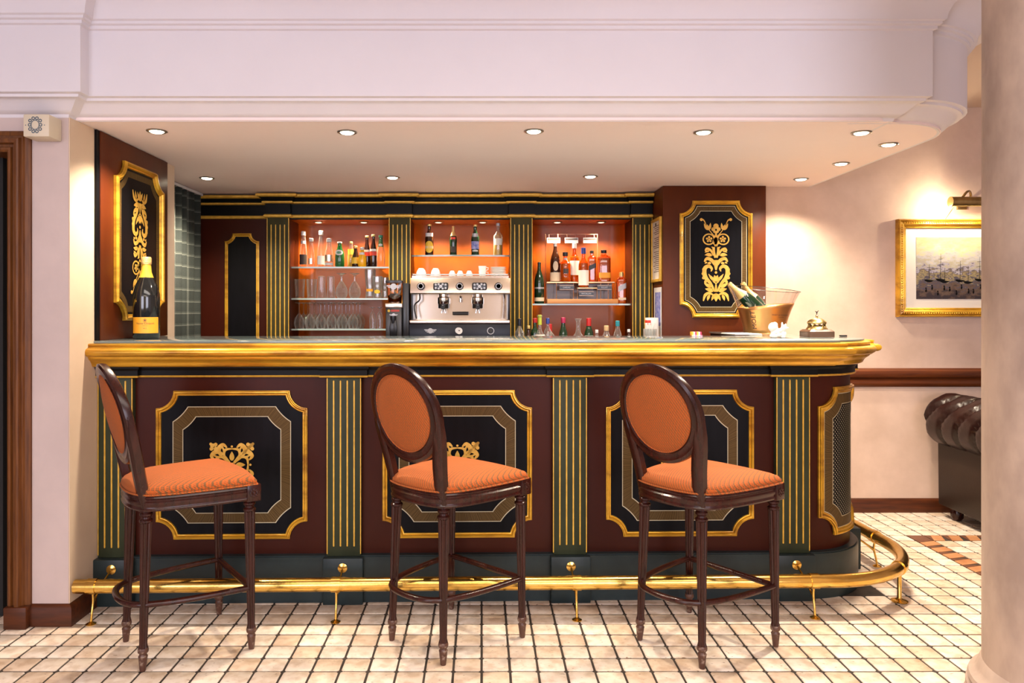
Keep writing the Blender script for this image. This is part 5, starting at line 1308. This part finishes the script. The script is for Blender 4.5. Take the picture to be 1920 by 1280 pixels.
MB().box(xs_ - .003, xs_, 4.63, 4.82, 1.02, 1.39).build('card', 'white_cap', t, world=True); MB().box(xs_ - .0035, xs_ - .003, 4.645, 4.79, 1.15, 1.36).build('blue_picture', 'blue_print', t, world=True); MB().box(xs_ - .0035, xs_ - .003, 4.63, 4.82, 1.03, 1.09).build('red_foot', 'red_print', t, world=True)

# ================================================================ WALL BOX, PICTURE, PICTURE LAMP, SOFA, DRAPED TABLE
t = thing('wall_box', 'small cream wall box with blue scroll border above the doorway corner', 'box', (XA(67, 2.90), 2.97, 1.97))
bw = MB().box(XA(43, 2.88), XA(92, 2.88), 2.88, 2.969, ZA(256, 2.88), ZA(213.5, 2.88)).build('case', 'box_cream', t, world=True, bevel=.005)
o = Orn(); s_ = .026
for k in range(10):
    a = 2 * PI * k / 10; o.ring((s_ * .80 * math.cos(a) * (1 + .16 * abs(math.sin(2 * a))), s_ * .95 * math.sin(a) * (1 + .12 * abs(math.sin(2 * a)))), .0070, .0070, .0034, 12)
o.ring((0, 0), .0165, .019, .0026, 24)
o.disc((-.036, -.001), .002, 8); o.disc((.036, -.001), .002, 8)
o.mesh(lambda x, y, d: (XA(66, 2.88) + x, 2.8792 - d * .2, ZA(234, 2.88) + y), 1, .001).build('scroll_border', 'box_ink', bw, world=True, smooth=0)
# picture
PX0, PX1, PZ0, PZ1 = 2.558, 3.50, ZA(594, 4.62), ZA(411, 4.62); pcx, pcz = (PX0 + PX1) / 2, (PZ0 + PZ1) / 2; PWd, PHt = PX1 - PX0, PZ1 - PZ0
pic = thing('picture', 'gold framed harbour painting with white mount on the right wall', 'picture', (pcx, 4.64, pcz))
def rect(t_, y): return [(PX0 + t_, y, PZ0 + t_), (PX1 - t_, y, PZ0 + t_), (PX1 - t_, y, PZ1 - t_), (PX0 + t_, y, PZ1 - t_)]
prf = [(0, 4.6395), (0, 4.605), (.004, 4.598), (.010, 4.598), (.014, 4.606), (.030, 4.600), (.036, 4.608), (.046, 4.618), (.050, 4.616), (.056, 4.622)]
for k in range(4):
    mb = MB(); a, b = k, (k + 1) % 4; L1 = [rect(t_, y)[a] for t_, y in prf] + [rect(.056, 4.639)[a]]; L2 = [rect(t_, y)[b] for t_, y in prf] + [rect(.056, 4.639)[b]]
    mb.rings([L1, L2]); o = mb.build('frame_side', 'gold', pic, world=True, smooth=30)
    mb = MB(); p1, p2 = Vector(rect(.022, 4.602)[a]), Vector(rect(.022, 4.602)[b]); nn = int((p2 - p1).length / .014)
    for i in range(1, nn): c_ = p1 + (p2 - p1) * i / nn; mb.sphere(tuple(c_), .0062, (1, .7, 1), 6, 4)
    q = mb.build('carved_beading', 'gold', o, world=True); q['kind'] = 'stuff'
MB().box(PX0 + .05, PX1 - .05, 4.628, 4.638, PZ0 + .05, PZ1 - .05).build('mount', 'paper', pic, world=True)
MB().box(PX0 + .122, PX1 - .122, 4.6262, 4.628, PZ0 + .110, PZ1 - .110).build('painting', 'painting', pic, world=True, smooth=0)
o = Orn()
for mx_, mh, mb_ in ((-.27, .10, -.075), (-.20, .16, -.07), (-.175, .08, -.08), (-.08, .12, -.075), (-.03, .09, -.085), (.04, .14, -.07), (.10, .10, -.08), (.20, .13, -.075), (.27, .09, -.08)):
    o.strip([(mx_, mb_), (mx_ + .002, mb_ + mh)], [.0035, .0015]); o.leaf((mx_ - .03, mb_ + .004), (mx_ + .03, mb_), -.012, .016)
    o.strip([(mx_ - .02, mb_ + mh * .55), (mx_ + .018, mb_ + mh * .6)], [.0018, .0018]); o.strip([(mx_ - .014, mb_ + mh * .78), (mx_ + .013, mb_ + mh * .8)], [.0018, .0018])
for k in range(16): fx = -.29 + .037 * k + .012 * math.sin(k * 3.1); fz = -.135 + .02 * math.sin(k * 2.3); o.disc((fx, fz + .012), .005, 8); o.leaf((fx, fz - .014), (fx + .002, fz + .010), 0, .011)
o.mesh(lambda x, y, d: (pcx + x, 4.6258 - d * .1, pcz + y), 1, .001).build('painted_ships_and_figures', 'frieze', pic, world=True, smooth=0)['kind'] = 'stuff'
lx = pcx + .05
lm = thing('picture_lamp', 'brass picture lamp over the harbour painting', 'lamp', (lx, 4.64, ZA(378, 4.52)))
lz = ZA(378, 4.50)
sh_ = MB(); sec_ = [(.030 * math.cos(a), .030 * math.sin(a)) for a in [math.radians(-60 + 300 * i / 12) for i in range(13)]] + [(.024 * math.cos(a), .024 * math.sin(a)) for a in [math.radians(240 - 300 * i / 12) for i in range(13)]]
lxa, lxb = XA(1783, 4.5), XA(1783, 4.5) + .30
sh_.rings([[(x, 4.50 + a, lz + b) for a, b in sec_] for x in (lxa, lxb)]); sh_.build('shade', 'brass_old', lm, world=True, smooth=40)
MB().rings([[(x, 4.50 + .031 * math.cos(a), lz + .031 * math.sin(a)) for a in [2 * PI * i / 20 for i in range(20)]] for x in (lxa - .004, lxa + .004)]).build('end_cap', 'brass_old', lm, world=True)
MB().tube([(lxa + .02, 4.50, lz - .004), (lxb - .02, 4.50, lz - .004)], .008, seg=10).build('tube_bulb', 'picture_glow', lm, world=True)
MB().tube(spline([(lxa + .065, 4.49, lz + .026), (lxa + .095, 4.50, lz + .058), (lxa + .14, 4.54, lz + .066), ((lxa + lxb) / 2 + .03, 4.60, lz + .040), ((lxa + lxb) / 2, 4.637, lz + .01)], 5), .007, seg=8).build('arm', 'brass_old', lm, world=True, smooth=50)
MB().tube([(lxa + .03, 4.515, lz - .025), (lxa + .03, 4.60, PZ1)], .002, seg=6).build('stay', 'brass_old', lm, world=True)
MB().box((lxa + lxb) / 2 - .03, (lxa + lxb) / 2 + .03, 4.628, 4.6395, lz - .03, lz + .04).build('wall_plate', 'brass_old', lm, world=True, bevel=.003)
l = bpy.data.lights.new('picture_light', 'AREA'); l.shape = 'RECTANGLE'; l.size = .26; l.size_y = .03; l.energy = 4; l.color = (1, .80, .52)
o = bpy.data.objects.new('picture_light', l); COL.objects.link(o); o.parent = lm; o.location = ((lxa + lxb) / 2 - lx, -.135, -.016); o.rotation_euler = (math.radians(38), 0, 0)
l = bpy.data.lights.new('picture_bulb_end', 'POINT'); l.energy = 4.5; l.color = (1, .82, .56); l.shadow_soft_size = .012
o = bpy.data.objects.new('picture_bulb_end', l); COL.objects.link(o); o.parent = lm; o.location = (lxa - .012 - lx, -.13, -.040)
# chesterfield sofa: its rolled, buttoned back runs along the wall-side towards the camera
SX, SYa, SYb = 2.76, 3.30, 4.55
sf = thing('chesterfield_sofa', 'dark brown buttoned leather chesterfield sofa by the back wall', 'sofa', (SX + .42, (SYa + SYb) / 2, 0))
def Sf(nm, mb, m, **k): return mb.build(nm, m, sf, world=True, **k)
mb = MB(); nY = 130; nA = 36; rs = []
for i in range(nY + 1):
    y = SYa + (SYb - SYa) * i / nY; r_ = []
    endk = min(1, (min(y - SYa, SYb - y) / .05 + .18)) ** .5 if min(y - SYa, SYb - y) < .05 else 1
    for k in range(nA):
        a = 2 * PI * k / nA
        ph = (y - SYa) / .150 + .35 * math.sin(a)
        cre = abs((ph + (.5 * max(0, math.sin(a)) if math.cos(a) > -2 else 0)) % 1 - .5) * 2       # 1 at the crease
        crease = max(0, (cre - .70) / .30) ** 1.3
        but = 0
        for rowa, off in ((60, .0), (95, .5), (130, .0)):
            da = math.radians(rowa) - a
            dy = ((ph + off) % 1 - .5)
            but = max(but, math.exp(-((da * 2.6) ** 2 + (dy * 2.8) ** 2) * 3))
        rr = .160 * endk * (1 - .17 * crease - .08 * but)
        r_.append((SX + .055 - rr * math.cos(a) * 1.02, y, .592 + rr * math.sin(a) * 1.0 - .02 * 0))
    rs.append(r_)
Sf('rolled_back', MB().rings(rs), 'leather', smooth=70)
mb = MB()
Sf('back_panel', MB().prism([(SX, .075), (SX + .20, .075), (SX + .20, .58), (SX - .005, .58)], SYa + .02, SYb - .01, mp=lambda a, b, c: (a, c, b)), 'leather_panel', bevel=.012)
for ya, yb in ((SYa, SYa + .17), (SYb - .17, SYb)):
    Sf('arm', MB().prism([(ya, .08), (yb, .08), (yb, .50), ((ya + yb) / 2 + .08, .60), ((ya + yb) / 2, .64), ((ya + yb) / 2 - .08, .60), (ya, .50)], SX + .20, SX + .86, mp=lambda a, b, c: (c, a, b)), 'leather', bevel=.03)
Sf('seat_base', MB().box(SX + .20, SX + .84, SYa + .17, SYb - .17, .08, .30), 'leather_panel', bevel=.02)
for k in range(2):
    ya = SYa + .175 + k * .455; Sf('seat_cushion', MB().box(SX + .21, SX + .86, ya, ya + .45, .302, .43), 'leather', bevel=.035, bseg=3)
for x in (SX + .06, SX + .80):
    for y in (SYa + .08, SYb - .10): Sf('foot', MB().lathe([(.020, 0), (.034, .02), (.036, .05), (.026, .075)], c=(x, y, 0), seg=16), 'chair_wood')
# draped table in the dark room
t = thing('draped_table', 'table under a grey cloth in the dark room beyond the doorway', 'table', (-2.85, 4.3, 0))
mb = MB(); n = 64; rs = []
for z, k in ((.712, 0.9), (.708, 1.0), (.66, 1.02), (.36, 1.05)):
    rs.append([(-2.85 + .33 * k * c_ + (.010 * math.sin(i * 1.2) * (z < .7)), 4.3 + .55 * k * s_, z) for i, (c_, s_) in enumerate([((lambda a: (math.copysign(abs(math.cos(a)) ** .35, math.cos(a)), math.copysign(abs(math.sin(a)) ** .35, math.sin(a))))(2 * PI * i / n)) for i in range(n)])])
mb.rings(rs, True, False); mb.add(rs[0], [tuple(range(n))]); mb.build('cloth', 'grey_cloth', t, world=True)
for dx in (-.25, .25):
    for dy in (-.45, .45): MB().box(-2.85 + dx - .025, -2.85 + dx + .025, 4.3 + dy - .025, 4.3 + dy + .025, 0, .70).build('leg', 'dark_wood_box', t, world=True)
